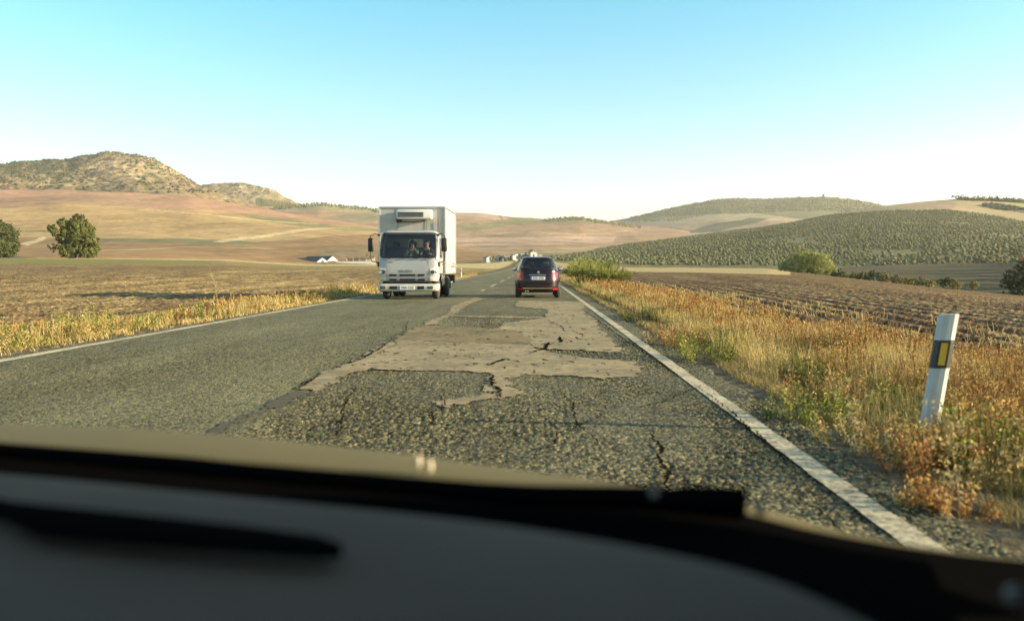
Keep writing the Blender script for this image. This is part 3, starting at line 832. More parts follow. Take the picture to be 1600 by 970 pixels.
def rr(x, z, x0, x1, z0, z1, r):
    """rounded rectangle test"""
    cx = (x0 + x1) / 2; cz = (z0 + z1) / 2; hx = (x1 - x0) / 2 - r; hz = (z1 - z0) / 2 - r
    dx = np.maximum(np.abs(x - cx) - hx, 0); dz = np.maximum(np.abs(z - cz) - hz, 0)
    return dx * dx + dz * dz <= r * r
def wheel(parent, x, y, r, w, tyre_m, rim_m, side=1, name='wheel', hub=True):
    e = MB().lathe([(-w/2, r * .62), (-w/2, r * .88), (-w/2 + .03, r * .97), (-w * .2, r), (w * .2, r), (w/2 - .03, r * .97), (w/2, r * .88), (w/2, r * .62)], n=40).build(name, tyre_m, parent, smooth=40)
    e.location = (x, y, r)
    q = MB().lathe([(side * w * .30, 0.0), (side * w * .34, r * .18), (side * w * .12, r * .24), (side * w * .16, r * .5), (side * w * .42, r * .57), (side * w * .44, r * .63), (side * -w * .3, r * .63)], n=32)
    for k in range(5):
        a = k * 2 * math.pi / 5
        q.tube([(side * w * .30, math.cos(a) * r * .15, math.sin(a) * r * .15), (side * w * .32, math.cos(a) * r * .58, math.sin(a) * r * .58)], r * .06, 6)
    q.build('rim', rim_m, e, smooth=40)
    return e
def text(name, body, size, m, parent, loc, rot=(R(90), 0, 0), ext=0.002, sx=1.0, align='CENTER'):
    cu = bpy.data.curves.new(name, 'FONT'); cu.body = body; cu.size = size; cu.extrude = ext; cu.align_x = align; cu.align_y = 'CENTER'
    tmp = bpy.data.objects.new(name, cu); col.objects.link(tmp)
    dg = bpy.context.evaluated_depsgraph_get(); me = bpy.data.meshes.new_from_object(tmp.evaluated_get(dg))
    bpy.data.objects.remove(tmp); bpy.data.curves.remove(cu)
    o = link(name, me, m, parent); o.location = loc; o.rotation_euler = rot; o.scale = (sx, 1, 1)
    return o
def skin_mesh(name, joints, edges, m, parent=None, root=0, sub=2, smooth=True):
    """joints: list of (pos, radius)"""
    bm = bmesh.new(); lay = bm.verts.layers.skin.verify()
    vs = []
    for p, r in joints:
        v = bm.verts.new(p); vs.append(v)
        v[lay].radius = (r, r) if not hasattr(r, '__len__') else r
    for a, b in edges: bm.edges.new((vs[a], vs[b]))
    vs[root][lay].use_root = True
    me = bpy.data.meshes.new(name); bm.to_mesh(me); bm.free()
    o = link(name, me, m, parent)
    sk = o.modifiers.new('skin', 'SKIN'); sk.use_smooth_shade = True
    if sub:
        ss = o.modifiers.new('sub', 'SUBSURF'); ss.levels = sub; ss.render_levels = sub
    return o

black_rubber = mat('tyre_rubber', (0.022, 0.022, 0.024), 0.85, noise=0.5, nscale=5, dirt=(0.08, 0.07, 0.05))
black_plastic = mat('black_plastic', (0.009, 0.009, 0.010), 0.45)
dark_metal = mat('dark_chassis_metal', (0.03, 0.03, 0.032), 0.6, 0.3, noise=0.5, nscale=6)
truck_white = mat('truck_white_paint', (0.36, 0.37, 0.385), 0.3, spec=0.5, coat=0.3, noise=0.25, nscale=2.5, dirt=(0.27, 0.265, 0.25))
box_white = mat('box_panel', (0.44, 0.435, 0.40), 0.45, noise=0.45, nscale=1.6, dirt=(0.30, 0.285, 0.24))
alu = mat('aluminium_trim', (0.55, 0.55, 0.53), 0.35, 0.8)
chrome = mat('chrome', (0.8, 0.8, 0.8), 0.12, 1.0)
rim_m = mat('steel_rim', (0.45, 0.44, 0.42), 0.4, 0.6)
lamp_glass = mat('lamp_lens', (0.55, 0.56, 0.54), 0.12, 0.3, coat=0.5)
amber = mat('amber_lens', (0.55, 0.20, 0.06), 0.25)
windscreen_m = glass_mat('windscreen_glass', (0.62, 0.70, 0.70), 0.07)
side_glass = glass_mat('side_glass', (0.45, 0.5, 0.5), 0.12)
seat_fab = mat('dark_seat_fabric', (0.035, 0.036, 0.04), 0.9)
plate_w = mat('plate_white', (0.72, 0.72, 0.70), 0.4)
plate_blue = mat('plate_blue', (0.02, 0.06, 0.35), 0.4)
plate_ink = mat('plate_ink', (0.015, 0.015, 0.015), 0.5)
red_m = mat('red_lettering', (0.5, 0.02, 0.03), 0.4)
skin_m = mat('skin', (0.50, 0.29, 0.19), 0.5)
hair_m = mat('dark_hair', (0.015, 0.012, 0.010), 0.6)

def make_plate(parent, loc, w, h, txt, rot=(0, 0, 0)):
    p = MB().box((0, 0, 0), (w, 0.008, h), 0.003).build('number_plate', plate_w, parent); p.location = loc; p.rotation_euler = rot
    MB().box((-w / 2 + 0.024, -0.006, 0), (0.04, 0.004, h * 0.94)).build('country_band', plate_blue, p)
    text('plate_text', txt, h * 0.86, plate_ink, p, (0.02, -0.006, -0.0), sx=0.92)
    return p

# ------------------------------------------------------------------ people
def hand(joints, edges, wrist_i, wpos, fdir, side, grip=0.5, s=1.0):
    """palm and five unequal bent fingers appended to a skin skeleton"""
    f = Vector(fdir).normalized(); sd = (Vector(side) - f * f.dot(Vector(side))).normalized(); n = f.cross(sd)
    palm = Vector(wpos) + f * 0.045 * s
    joints.append((palm, 0.026 * s)); pi = len(joints) - 1; edges.append((wrist_i, pi))
    for k, (o, l) in enumerate(((-0.030, 0.060), (-0.011, 0.075), (0.010, 0.080), (0.030, 0.070))):
        b = palm + f * 0.042 * s + sd * o * s
        joints.append((b, 0.010)); i1 = len(joints) - 1; edges.append((pi, i1))
        c = b + (f * math.cos(grip) + n * math.sin(grip)) * l * 0.5 * s
        joints.append((c, 0.009)); edges.append((i1, i1 + 1))
        d = c + (f * math.cos(grip * 2.4) + n * math.sin(grip * 2.4)) * l * 0.5 * s
        joints.append((d, 0.0075)); edges.append((i1 + 1, i1 + 2))
    b = palm + sd * 0.034 * s - f * 0.012 * s
    joints.append((b, 0.012)); i1 = len(joints) - 1; edges.append((pi, i1))
    joints.append((b + (f * 0.6 + sd * 0.6 + n * 0.4).normalized() * 0.04 * s, 0.009)); edges.append((i1, i1 + 1))
def seated_person(loc, label, shirt, head_turn, arms, hair_long, lean=(0, 0)):
    """base of the figure = seat point; local x right, -y forward"""
    root = empty('person', loc)
    tag(root, label, 'person', None)
    J = []; E = []
    def j(p, r, par=None):
        J.append((Vector(p), r)); i = len(J) - 1
        if par is not None: E.append((par, i))
        return i
    lx, ly = lean
    pel = j((0, 0, 0.10), 0.13)
    wai = j((lx * .3, 0.02, 0.25), 0.115, pel)
    che = j((lx * .7, 0.0, 0.42), (0.145, 0.115), wai)
    nek0 = j((lx, -0.01, 0.54), 0.075, che)
    nek = j((lx, -0.03, 0.62), 0.052, nek0)
    hl = j((lx, -0.05, 0.69), 0.072, nek)
    hm = j((lx, -0.045, 0.765), 0.090, hl)
    ht = j((lx, -0.04, 0.835), 0.068, hm)
    for s in (-1, 1):
        kn_ = j((s * 0.11, -0.22, 0.12), 0.08, pel); kn = j((s * 0.14, -0.44, 0.12), 0.062, kn_); j((s * 0.14, -0.50, -0.15), 0.055, kn); ft = j((s * 0.14, -0.52, -0.32), 0.042, len(J) - 1); j((s * 0.15, -0.62, -0.36), 0.035, ft)
    wr = []
    for s, (el, ha, fd, grip) in zip((-1, 1), arms):
        sh = j((lx + s * 0.17, 0.0, 0.50), 0.062, nek0); e_ = j(el, 0.044, sh); w_ = j(ha, 0.028, e_)
        wr.append((w_, ha, fd, s, grip))
    for w_, ha, fd, s, grip in wr: hand(J, E, w_, ha, fd, (-s, 0, 0.2), grip)
    body = skin_mesh('body', J, E, skin_m, root)
    # clothing: trunk, sleeves and trouser legs a little fuller than the body
    J2 = []; E2 = []
    def k(p, r, par=None):
        J2.append((Vector(p), r)); i = len(J2) - 1
        if par is not None: E2.append((par, i))
        return i
    p_ = k((0, 0, 0.06), 0.15); w_ = k((lx * .3, 0.02, 0.25), 0.135, p_); c_ = k((lx * .7, 0.0, 0.42), (0.165, 0.135), w_); n_ = k((lx, -0.01, 0.545), 0.088, c_)
    k((lx, -0.015, 0.575), 0.064, n_)
    for s, (el, ha, fd, grip) in zip((-1, 1), arms):
        sh = k((lx + s * 0.17, 0.0, 0.50), 0.076, n_); e_ = k(el, 0.056, sh); hv = Vector(ha); ev = Vector(el); k(ev.lerp(hv, 0.88), 0.038, e_)
    skin_mesh('clothing', J2, E2, shirt, root)
    # head details
    hd = Matrix.Rotation(head_turn, 3, 'Z'); hc = Vector((lx, -0.045, 0.765))
    def hp(x, y, z): return hc + hd @ Vector((x, y, z))
    hb = MB()
    hb.ball(hc + hd @ Vector((0, 0.018, 0.028)), (0.094, 0.105, 0.088), 3)
    if hair_long:
        for s in (-1, 1):
            hb.tube([hp(s * 0.075, 0.02, 0.04), hp(s * 0.088, 0.02, -0.03), hp(s * 0.085, 0.01, -0.12), hp(s * 0.075, -0.01, -0.19)], [0.035, 0.036, 0.034, 0.015], 10)
        hb.tube([hp(0, 0.07, 0.02), hp(0, 0.08, -0.08), hp(0, 0.07, -0.17)], [0.08, 0.075, 0.04], 12)
    hb.build('hair', hair_m, root, smooth=60)
    MB().ball(hp(0, -0.088, -0.008), (0.011, 0.016, 0.020), 2).build('nose', skin_m, root, smooth=60)
    for s in (-1, 1): MB().ball(hp(s * 0.083, 0, -0.005), (0.012, 0.02, 0.03), 2).build('ear', skin_m, root, smooth=60)
    for s in (-1, 1):
        MB().ball(hp(s * 0.031, -0.078, 0.012), (0.012, 0.009, 0.007), 2).build('eye', mat_eye, root, smooth=60)
    MB().ball(hp(0, -0.082, -0.046), (0.022, 0.008, 0.006), 2).build('mouth', mat_lip, root, smooth=60)
    return root
mat_eye = mat('eye_dark', (0.03, 0.02, 0.015), 0.2)
mat_lip = mat('lip', (0.35, 0.10, 0.08), 0.5)

# ------------------------------------------------------------------ delivery truck
def build_truck():
    T = empty('delivery_truck', (-4.28, 28.3, 0))
    tag(T, 'white refrigerated box truck coming toward the camera in the left lane', 'truck')
    tab = [(0.62, 1.00, 0.06, 1.62), (0.75, 1.03, 0.015, 1.64), (1.0, 1.05, 0.0, 1.65), (1.38, 1.055, 0.03, 1.65), (1.45, 1.05, 0.05, 1.65), (1.9, 1.02, 0.20, 1.62), (2.2, 0.975, 0.31, 1.60),
           (2.30, 0.93, 0.38, 1.56), (2.36, 0.84, 0.50, 1.48), (2.39, 0.60, 0.75, 1.3), (2.395, 0.05, 1.0, 1.1)]
    S = Shell(tab, 8.0, 300, 110, zs=np.concatenate([np.linspace(0.62, 2.3, 92), [2.32, 2.34, 2.36, 2.375, 2.385, 2.39, 2.395]]))
    front = lambda n: n[:, 1] < -0.3
    S.take('windscreen', windscreen_m, T, lambda x, y, z, n: rr(x, z, -0.945, 0.945, 1.45, 2.235, 0.12) & (y < 0.62) & front(n))
    for s in (-1, 1):
        S.take('side_window', side_glass, T, lambda x, y, z, n, s=s: (s * n[:, 0] > 0.5) & (z > 1.42) & (z < 2.12) & (y > 0.30 + (z - 1.42) * 0.33) & (y < 1.22))
    S.take('rear_window', side_glass, T, lambda x, y, z, n: rr(x, z, -0.22, 0.50, 1.72, 2.1, 0.05) & (y > 1.2) & (n[:, 1] > 0.3))
    # wheel arches are left open
    S.taken |= S.sel(lambda x, y, z, n: (np.abs(n[:, 0]) > 0.5) & (np.hypot(y - 0.82, z - 0.38) < 0.50))
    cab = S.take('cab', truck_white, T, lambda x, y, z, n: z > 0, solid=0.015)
    S2 = Shell(tab, 8.0, 300, 110)
    S2.take('windscreen_seal', black_plastic, T, lambda x, y, z, n: rr(x, z, -0.985, 0.985, 1.405, 2.275, 0.14) & ~rr(x, z, -0.935, 0.935, 1.455, 2.225, 0.11) & (y < 0.65) & front(n), 0.006)
    # door seams, handles
    for s in (-1, 1):
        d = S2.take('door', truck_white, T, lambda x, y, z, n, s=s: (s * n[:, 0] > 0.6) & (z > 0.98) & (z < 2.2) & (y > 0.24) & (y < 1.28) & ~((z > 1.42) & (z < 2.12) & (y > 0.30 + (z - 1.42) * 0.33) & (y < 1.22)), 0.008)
        MB().box((s * 1.075, 1.15, 1.2), (0.03, 0.16, 0.035), 0.008).build('handle', black_plastic, d)
    # interior
    MB().box((0, 1.32, 1.35), (1.9, 0.14, 0.9), 0.05).box((0, 0.95, 0.98), (1.9, 0.7, 0.2), 0.05).build('bench_seat', seat_fab, T)
    for hx in (-0.62, 0.0, 0.5):
        MB().box((hx, 1.33, 1.9), (0.26, 0.10, 0.2), 0.05).build('headrest', seat_fab, T)
    MB().box((0, 0.38, 1.22), (1.96, 0.42, 0.36), 0.07).box((0.5, 0.42, 1.44), (0.44, 0.2, 0.10), 0.04).build('dashboard', seat_fab, T)
    sw = MB(); c = Vector((0.5, 0.62, 1.50)); 
    ring = [c + Vector((0.2 * math.cos(a), 0.10 * math.sin(a), 0.17 * math.sin(a))) for a in np.linspace(0, 2 * math.pi, 25)]
    sw.tube(ring, 0.014, 8).tube([c, c + Vector((0, -0.2, -0.16))], 0.02, 8).tube([c + Vector((-0.2, 0, 0)), c + Vector((0.2, 0, 0))], 0.012, 6)
    sw.build('steering_wheel', black_plastic, T, smooth=60)
    MB().box((-0.45, 0.66, 2.17), (0.75, 0.02, 0.16), 0.01).build('sun_visor', mat('visor_grey', (0.12, 0.12, 0.12), 0.9), T)
    # bonnet panel, grille, lettering
    def fy(z): return float(catm(tab, z)[2])
    g = MB()
    for z0, z1 in ((0.795, 0.865), (0.64, 0.71)):
        for x0, x1 in ((-0.64, -0.39), (-0.29, 0.25), (0.33, 0.57)):
            g.box(((x0 + x1) / 2, fy((z0 + z1) / 2) - 0.004, (z0 + z1) / 2), (x1 - x0, 0.03, z1 - z0), 0.012)
    g.build('grille', black_plastic, T)
    MB().box((-0.02, 0.02, 0.57), (1.42, 0.05, 0.085), 0.01).box((0, 0.0, 0.555), (2.0, 0.04, 0.03), 0.01).build('grille_intake', black_plastic, T)
    sm = mat('panel_seam', (0.10, 0.10, 0.10), 0.6)
    MB().tube([(-0.86, fy(1.36) + 0.01, 1.37), (-0.82, fy(1.34) - 0.002, 1.345), (0.68, fy(1.34) - 0.002, 1.345), (0.80, fy(1.36), 1.38)], 0.006, 6).tube([(-0.74, fy(1.3) - 0.004, 1.34), (-0.73, fy(0.8) - 0.004, 0.62)], 0.004, 6).tube([(0.70, fy(1.3) - 0.004, 1.34), (0.69, fy(0.8) - 0.004, 0.62)], 0.004, 6).build('panel_seam', sm, T)
    text('lettering', 'ISUZU', 0.125, mat('badge_metal', (0.16, 0.16, 0.16), 0.3, 0.7), T, (-0.08, fy(0.93) - 0.006, 0.955), sx=1.35)
    text('small_badge', 'N-SERIES', 0.05, plate_ink, T, (-0.62, fy(1.27) - 0.006, 1.275))
    wp = MB()
    for wx in (-0.62, -0.16, 0.30, 0.72): wp.box((wx, 0.0, 1.405), (0.05, 0.04, 0.045), 0.012)
    wp.tube([(-0.62, 0.015, 1.41), (-0.15, 0.035, 1.435)], 0.010, 6).tube([(-0.1, 0.015, 1.41), (0.35, 0.035, 1.435)], 0.010, 6).tube([(0.3, 0.015, 1.41), (0.74, 0.035, 1.435)], 0.010, 6)
    wp.build('wiper', black_plastic, T)
    # headlights and indicators wrap the corners
    for s in (-1, 1):
        h = S2.take('headlight', lamp_glass, T, lambda x, y, z, n, s=s: rr(s * x, z, 0.745, 1.06, 0.80, 1.07, 0.05) & (y < 0.25), 0.010)
        for hx, r_ in ((0.84, 0.065), (0.95, 0.05)):
            MB().lathe([(0.0, r_), (-0.012, r_ * 0.9), (-0.004, r_ * 0.3), (-0.02, 0.02), (-0.022, 0.0)], c=(s * hx, -0.008, 0.93), axis='Y', n=20).build('reflector', mat('reflector_dark', (0.12, 0.12, 0.13), 0.2, 0.8) if r_ > 0.06 else chrome, h, smooth=60)
        S2.take('indicator', mat('indicator_lens', (0.62, 0.60, 0.52), 0.15, coat=0.5), T, lambda x, y, z, n, s=s: rr(s * x, z, 0.745, 1.06, 0.63, 0.785, 0.04) & (y < 0.25), 0.010)
    # bumper
    bt = [(0.27, 0.98, 0.02, 0.5), (0.31, 1.03, -0.04, 0.5), (0.40, 1.05, -0.055, 0.5), (0.50, 1.05, -0.05, 0.5), (0.53, 1.03, -0.02, 0.5), (0.54, 0.9, 0.05, 0.45)]
    Sb = Shell(bt, 8.0, 240, 24)
    Sb.take('bumper', mat('bumper_paint', (0.58, 0.57, 0.52), 0.4, noise=0.3, nscale=3), T, lambda x, y, z, n: y < 0.42, solid=0.01)
    for ix, iw in ((-0.50, 0.26), (0.44, 0.24)): MB().box((ix, -0.056, 0.40), (iw, 0.02, 0.11), 0.01).build('bumper_intake', black_plastic, T)
    for fx in (-0.86, 0.76):
        MB().box((fx, -0.048, 0.405), (0.20, 0.04, 0.10), 0.02).build('fog_lamp', mat('fog_lens', (0.12, 0.14, 0.14), 0.1, 0.5), T)
    make_plate(T, (-0.035, -0.066, 0.40), 0.56, 0.13, '1005 CZZ')
    MB().box((1.055, 0.25, 0.37), (0.03, 0.12, 0.05), 0.01).box((1.05, 0.22, 0.28), (0.03, 0.10, 0.04), 0.01).build('side_marker', amber, T)
    # mirrors on bent tubes
    for s in (-1, 1):
        mx = 1.27 if s < 0 else 1.24
        MB().tube([(s * 0.98, 0.28, 2.20), (s * 1.12, 0.10, 2.25), (s * (mx + 0.02), 0.05, 2.16), (s * (mx + 0.02), 0.04, 1.45), (s * (mx - 0.02), 0.08, 1.30), (s * 1.05, 0.16, 1.25)], 0.016, 8).box((s * 1.02, 0.2, 2.2), (0.10, 0.07, 0.08), 0.02).box((s * 1.05, 0.16, 1.2), (0.06, 0.06, 0.16), 0.015).build('mirror_arm', black_plastic, T, smooth=50)
        mm = MB().box((0, 0, 0), (0.20, 0.10, 0.46), 0.04).build('mirror', black_plastic, T, smooth=50); mm.location = (s * mx, 0.03, 1.86); mm.rotation_euler = (0, 0, s * R(12))
        MB().box((0, 0.052, 0), (0.15, 0.006, 0.40), 0.002).build('mirror_glass', chrome, mm)
    # chassis, steps, wheels
    ch = MB().box((-0.35, 2.9, 0.62), (0.08, 5.2, 0.2)).box((0.35, 2.9, 0.62), (0.08, 5.2, 0.2)).box((0, 0.85, 0.40), (1.5, 0.12, 0.12)).box((0, 3.35, 0.40), (1.4, 0.14, 0.14)).box((0, 1.2, 0.48), (0.7, 1.0, 0.3), 0.05).box((0, 3.35, 0.42), (0.3, 0.3, 0.3), 0.08)
    ch.box((0, 0.25, 0.33), (1.5, 0.25, 0.14), 0.04)
    ch.build('chassis', dark_metal, T)
    for s in (-1, 1):
        wheel(T, s * 0.86, 0.82, 0.385, 0.215, black_rubber, rim_m, s)
        wheel(T, s * 0.95, 3.35, 0.385, 0.20, black_rubber, rim_m, s); wheel(T, s * 0.72, 3.35, 0.385, 0.20, black_rubber, rim_m, s)
        MB().box((s * 1.0, 0.82, 0.86), (0.1, 1.0, 0.05), 0.02).box((s * 0.98, 1.35, 0.62), (0.12, 0.05, 0.45), 0.02).build('mudguard', black_plastic, T)
        MB().box((s * 0.86, 3.90, 0.55), (0.42, 0.02, 0.52)).build('mud_flap', black_plastic, T)
        tl = MB().box((s * 0.95, 5.60, 0.62), (0.26, 0.10, 0.34), 0.03).build('rear_lamp_bracket', black_plastic, T)
    MB().box((0.78, 2.2, 0.62), (0.42, 0.85, 0.42), 0.06).build('fuel_tank', mat('tank_metal', (0.25, 0.24, 0.22), 0.4, 0.6), T)
    for s in (-1, 1): MB().tube([(s * 1.0, 4.3, 0.5), (s * 1.0, 5.3, 0.5)], 0.03, 8).build('side_guard', alu, T)
    # cargo box
    bx0, bx1, by0, by1, bz0, bz1 = -1.29, 1.09, 1.75, 5.65, 0.86, 3.25
    cxm = (bx0 + bx1) / 2
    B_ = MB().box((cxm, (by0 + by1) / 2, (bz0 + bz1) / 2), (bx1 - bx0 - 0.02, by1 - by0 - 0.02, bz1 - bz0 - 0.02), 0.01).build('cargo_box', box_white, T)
    fr = MB()
    for x in (bx0, bx1):
        for y in (by0, by1): fr.box((x, y, (bz0 + bz1) / 2), (0.06, 0.06, bz1 - bz0), 0.012)
        for z in (bz0, bz1): fr.box((x, (by0 + by1) / 2, z), (0.055, by1 - by0, 0.055), 0.012)
    for y in (by0, by1):
        for z in (bz0, bz1): fr.box((cxm, y, z), (bx1 - bx0, 0.055, 0.055), 0.012)
    fr.build('box_trim', alu, B_)
    MB().box((-0.62, by0 - 0.004, 2.1), (0.012, 0.012, 2.2)).box((0.42, by0 - 0.004, 2.1), (0.010, 0.010, 2.2)).build('panel_joint', sm, B_)
    for s, xx in ((-1, bx0 - 0.002), (1, bx1 + 0.002)):
        MB().box((xx, 4.7, 1.12), (0.008, 1.5, 0.05), rot=None).box((xx, 4.9, 1.22), (0.008, 1.0, 0.035)).build('side_lettering', red_m, B_)
    # refrigeration unit
    cu = MB().box((0.02, by0 - 0.20, 2.98), (1.28, 0.36, 0.34), 0.06, seg=3).build('cooling_unit', mat('unit_white', (0.62, 0.62, 0.58), 0.4), T, smooth=50)
    ug = MB()
    for k in range(4): ug.box((-0.10, by0 - 0.388, 2.90 + k * 0.045), (0.92, 0.012, 0.028))
    ug.build('unit_grille', black_plastic, cu)
    MB().tube([(-0.62, by0 - 0.1, 2.79), (-0.60, by0 - 0.25, 2.72), (0.2, by0 - 0.25, 2.70), (0.42, by0 - 0.2, 2.78)], 0.016, 8).box((-0.55, by0 - 0.15, 2.76), (0.18, 0.2, 0.10), 0.02).build('unit_hose', black_plastic, cu, smooth=50)
    MB().tube([(0.88, by0 - 0.03, 2.75), (0.92, by0 - 0.03, 2.2)], 0.01, 6).build('unit_drain', black_plastic, cu)
    MB().box((-0.7, 0.46, 1.42), (0.42, 0.16, 0.02), 0.004).build('paper', mat('paper', (0.45, 0.46, 0.44), 0.8), T)
    # things on the dashboard
    a = MB().box((0, 0, 0.03), (0.46, 0.16, 0.06), 0.025).box((0.12, 0.02, 0.075), (0.2, 0.12, 0.04), 0.018).build('folded_cloth', mat('turquoise_cloth', (0.02, 0.30, 0.30), 0.8, bump=0.5, bscale=20), None)
    a.location = (-4.28 - 0.20, 28.3 + 0.36, 1.402); tag(a, 'turquoise cloth folded on the truck dashboard', 'cloth')
    sp = seated_person((-4.28 + 0.01, 28.3 + 1.05, 1.18), 'person with long dark hair and green top riding in the middle of the truck cab', mat('green_top', (0.14, 0.16, 0.10), 0.9), R(8),
                       [((-0.24, -0.20, 0.33), (-0.10, -0.34, 0.30), (0.8, -0.3, 0.2), 0.5), ((0.20, -0.22, 0.38), (0.06, -0.20, 0.60), (-0.25, 0.1, 0.9), 0.55)], True)
    sp2 = seated_person((-4.28 + 0.52, 28.3 + 1.05, 1.20), 'person with short dark hair in a dark jacket driving the truck', mat('dark_jacket', (0.03, 0.035, 0.045), 0.8), R(-14),
                        [((-0.22, -0.16, 0.30), (-0.17, -0.37, 0.32), (0.3, -0.8, 0.25), 0.6), ((0.24, -0.16, 0.30), (0.17, -0.37, 0.36), (-0.3, -0.8, 0.25), 0.6)], False)
build_truck()

# ------------------------------------------------------------------ small hatchback ahead
def build_car():
    T = empty('hatchback_car', (0.145, 29.5, 0))
    tag(T, 'small dark plum hatchback seen from behind in the right lane', 'car')
    plum = mat('plum_paint', (0.011, 0.0025, 0.008), 0.3, 0.2, coat=0.45)
    tab = [(0.20, 0.70, 0.14, 3.35), (0.28, 0.78, 0.05, 3.48), (0.42, 0.812, 0.0, 3.54), (0.62, 0.818, 0.0, 3.54), (0.80, 0.80, 0.035, 3.46), (0.92, 0.775, 0.07, 3.25), (0.965, 0.765, 0.085, 2.75), (1.0, 0.75, 0.10, 2.55),
           (1.1, 0.715, 0.145, 2.38), (1.25, 0.65, 0.215, 2.08), (1.38, 0.585, 0.29, 1.80), (1.43, 0.535, 0.34, 1.65), (1.465, 0.43, 0.50, 1.5), (1.478, 0.25, 0.8, 1.3), (1.48, 0.03, 1.0, 1.1)]
    zs = np.concatenate([np.linspace(0.20, 1.40, 86), [1.41, 1.42, 1.43, 1.442, 1.454, 1.465, 1.472, 1.478, 1.48]])
    S = Shell(tab, 4.6, 300, 0, zs=zs)
    rear = lambda n: n[:, 1] < -0.25
    dark_glass = glass_mat('hatch_glass', (0.30, 0.34, 0.34), 0.09)
    win = lambda x, z, e=0.0: (z > 1.035 + e) & (z < 1.405 - e) & (np.abs(x) < 0.615 - (z - 1.03) * 0.36 - e) & ~((z < 1.08) & (np.abs(x) > 0.58 - (1.08 - z) * 1.2))
    S.take('rear_window', dark_glass, T, lambda x, y, z, n: rear(n) & (y < 0.7) & win(x, z))
    for s in (-1, 1):
        S.take('side_window', side_glass, T, lambda x, y, z, n, s=s: (s * n[:, 0] > 0.4) & (z > 1.03) & (z < 1.38) & (y > 0.42) & (y < 2.2 - (z - 1.0) * 1.1))
    S.take('windscreen', side_glass, T, lambda x, y, z, n: (n[:, 1] > 0.25) & (z > 1.04) & (z < 1.40) & (np.abs(x) < 0.64 - (z - 1.0) * 0.3))
    S.taken |= S.sel(lambda x, y, z, n: (np.abs(n[:, 0]) > 0.3) & ((np.hypot(y - 0.62, z - 0.29) < 0.34) | (np.hypot(y - 2.92, z - 0.29) < 0.34)))
    # lower bumper in dark plastic, everything else painted
    S.take('bumper', mat('plum_bumper', (0.014, 0.002, 0.009), 0.4, 0.2, coat=0.4), T, lambda x, y, z, n: (z > 0.24) & (z < 0.50) & (y < 0.28), 0.004)
    S.take('valance', black_plastic, T, lambda x, y, z, n: (z <= 0.24))
    S.take('body', plum, T, lambda x, y, z, n: z > 0, solid=0.012)
    S2 = Shell(tab, 4.6, 300, 0, zs=zs)
    S2.take('window_seal', black_plastic, T, lambda x, y, z, n: rear(n) & (y < 0.7) & (z > 1.015) & (z < 1.425) & (np.abs(x) < 0.64 - (z - 1.03) * 0.36) & ~win(x, z, 0.012), 0.005)
    S2.take('roof_spoiler', mat('spoiler_plum', (0.10, 0.008, 0.055), 0.15, 0.5, coat=1.0), T, lambda x, y, z, n: (z > 1.425) & (z < 1.466) & (y < 0.8) & rear(n), 0.012, solid=0.02)
    for s in (-1, 1):
        tl = S2.take('tail_light', mat('tail_lens', (0.26, 0.006, 0.014), 0.25, coat=0.3), T, lambda x, y, z, n, s=s: rr(s * x, z, 0.49, 0.69, 0.67, 0.93, 0.05) & (y < 0.5), 0.010)
        S2.take('inner_lens', mat('inner_lens_dark', (0.05, 0.012, 0.03), 0.2), tl, lambda x, y, z, n, s=s: rr(s * x, z, 0.545, 0.635, 0.74, 0.87, 0.03) & (y < 0.5), 0.016)
        S2.take('lamp_rim', chrome, tl, lambda x, y, z, n, s=s: rr(s * x, z, 0.525, 0.655, 0.715, 0.895, 0.04) & ~rr(s * x, z, 0.545, 0.635, 0.74, 0.87, 0.03) & (y < 0.5), 0.014)
        S2.take('reflector', mat('red_reflector', (0.55, 0.01, 0.03), 0.2), T, lambda x, y, z, n, s=s: rr(s * x, z, 0.53, 0.70, 0.30, 0.36, 0.02) & (y < 0.4), 0.010)
        mr_ = MB().ball((s * 0.86, 1.98, 1.03), (0.10, 0.06, 0.07), 3).tube([(s * 0.73, 1.98, 0.98), (s * 0.82, 1.98, 1.0)], 0.025, 8).build('door_mirror', black_plastic, T, smooth=60)
        MB().ball((s * 0.86, 1.935, 1.03), (0.082, 0.022, 0.055), 3).build('mirror_glass', chrome, mr_, smooth=60)
        wheel(T, s * 0.70, 0.62, 0.29, 0.19, black_rubber, rim_m, s); wheel(T, s * 0.70, 2.92, 0.29, 0.19, black_rubber, rim_m, s)
        MB().box((s * 0.20, 1.20, 1.02), (0.44, 0.12, 0.42), 0.05).build('seat', seat_fab, T).location = (s * 0.14, 0, 0)
    beige = mat('beige_headrest', (0.42, 0.42, 0.36), 0.8)
    for hx in (-0.25, 0.30):
        MB().box((hx, 1.18, 1.245), (0.24, 0.10, 0.13), 0.045).tube([(hx - 0.09, 1.18, 1.1), (hx - 0.09, 1.18, 1.22)], 0.014, 6).tube([(hx + 0.09, 1.18, 1.1), (hx + 0.09, 1.18, 1.22)], 0.014, 6).build('headrest', beige, T)
    for hx in (-0.30, 0.30):
        MB().box((hx, 0.55, 1.02), (0.46, 0.12, 0.26), 0.05).build('rear_seat', seat_fab, T)
    MB().box((-0.37, 0.235, 1.11), (0.25, 0.02, 0.085), 0.008, rot=None).build('yellow_notice', mat('yellow_notice', (0.75, 0.48, 0.03), 0.5), T)
    # chrome handle bar, badge, plate, exhaust
    def ry(x, z):
        _, w, ya, yb = catm(tab, z); return (ya + yb) / 2 - (yb - ya) / 2 * (1 - (abs(x) / w) ** 4.6) ** (1 / 4.6)
    bar = MB(); xs = np.linspace(-0.31, 0.31, 13)
    bar.tube([(x, ry(x, 0.82) - 0.02, 0.82 + 0.012 * (1 - (x / 0.31) ** 2)) for x in xs], 0.014, 8).build('chrome_handle', chrome, T, smooth=60)
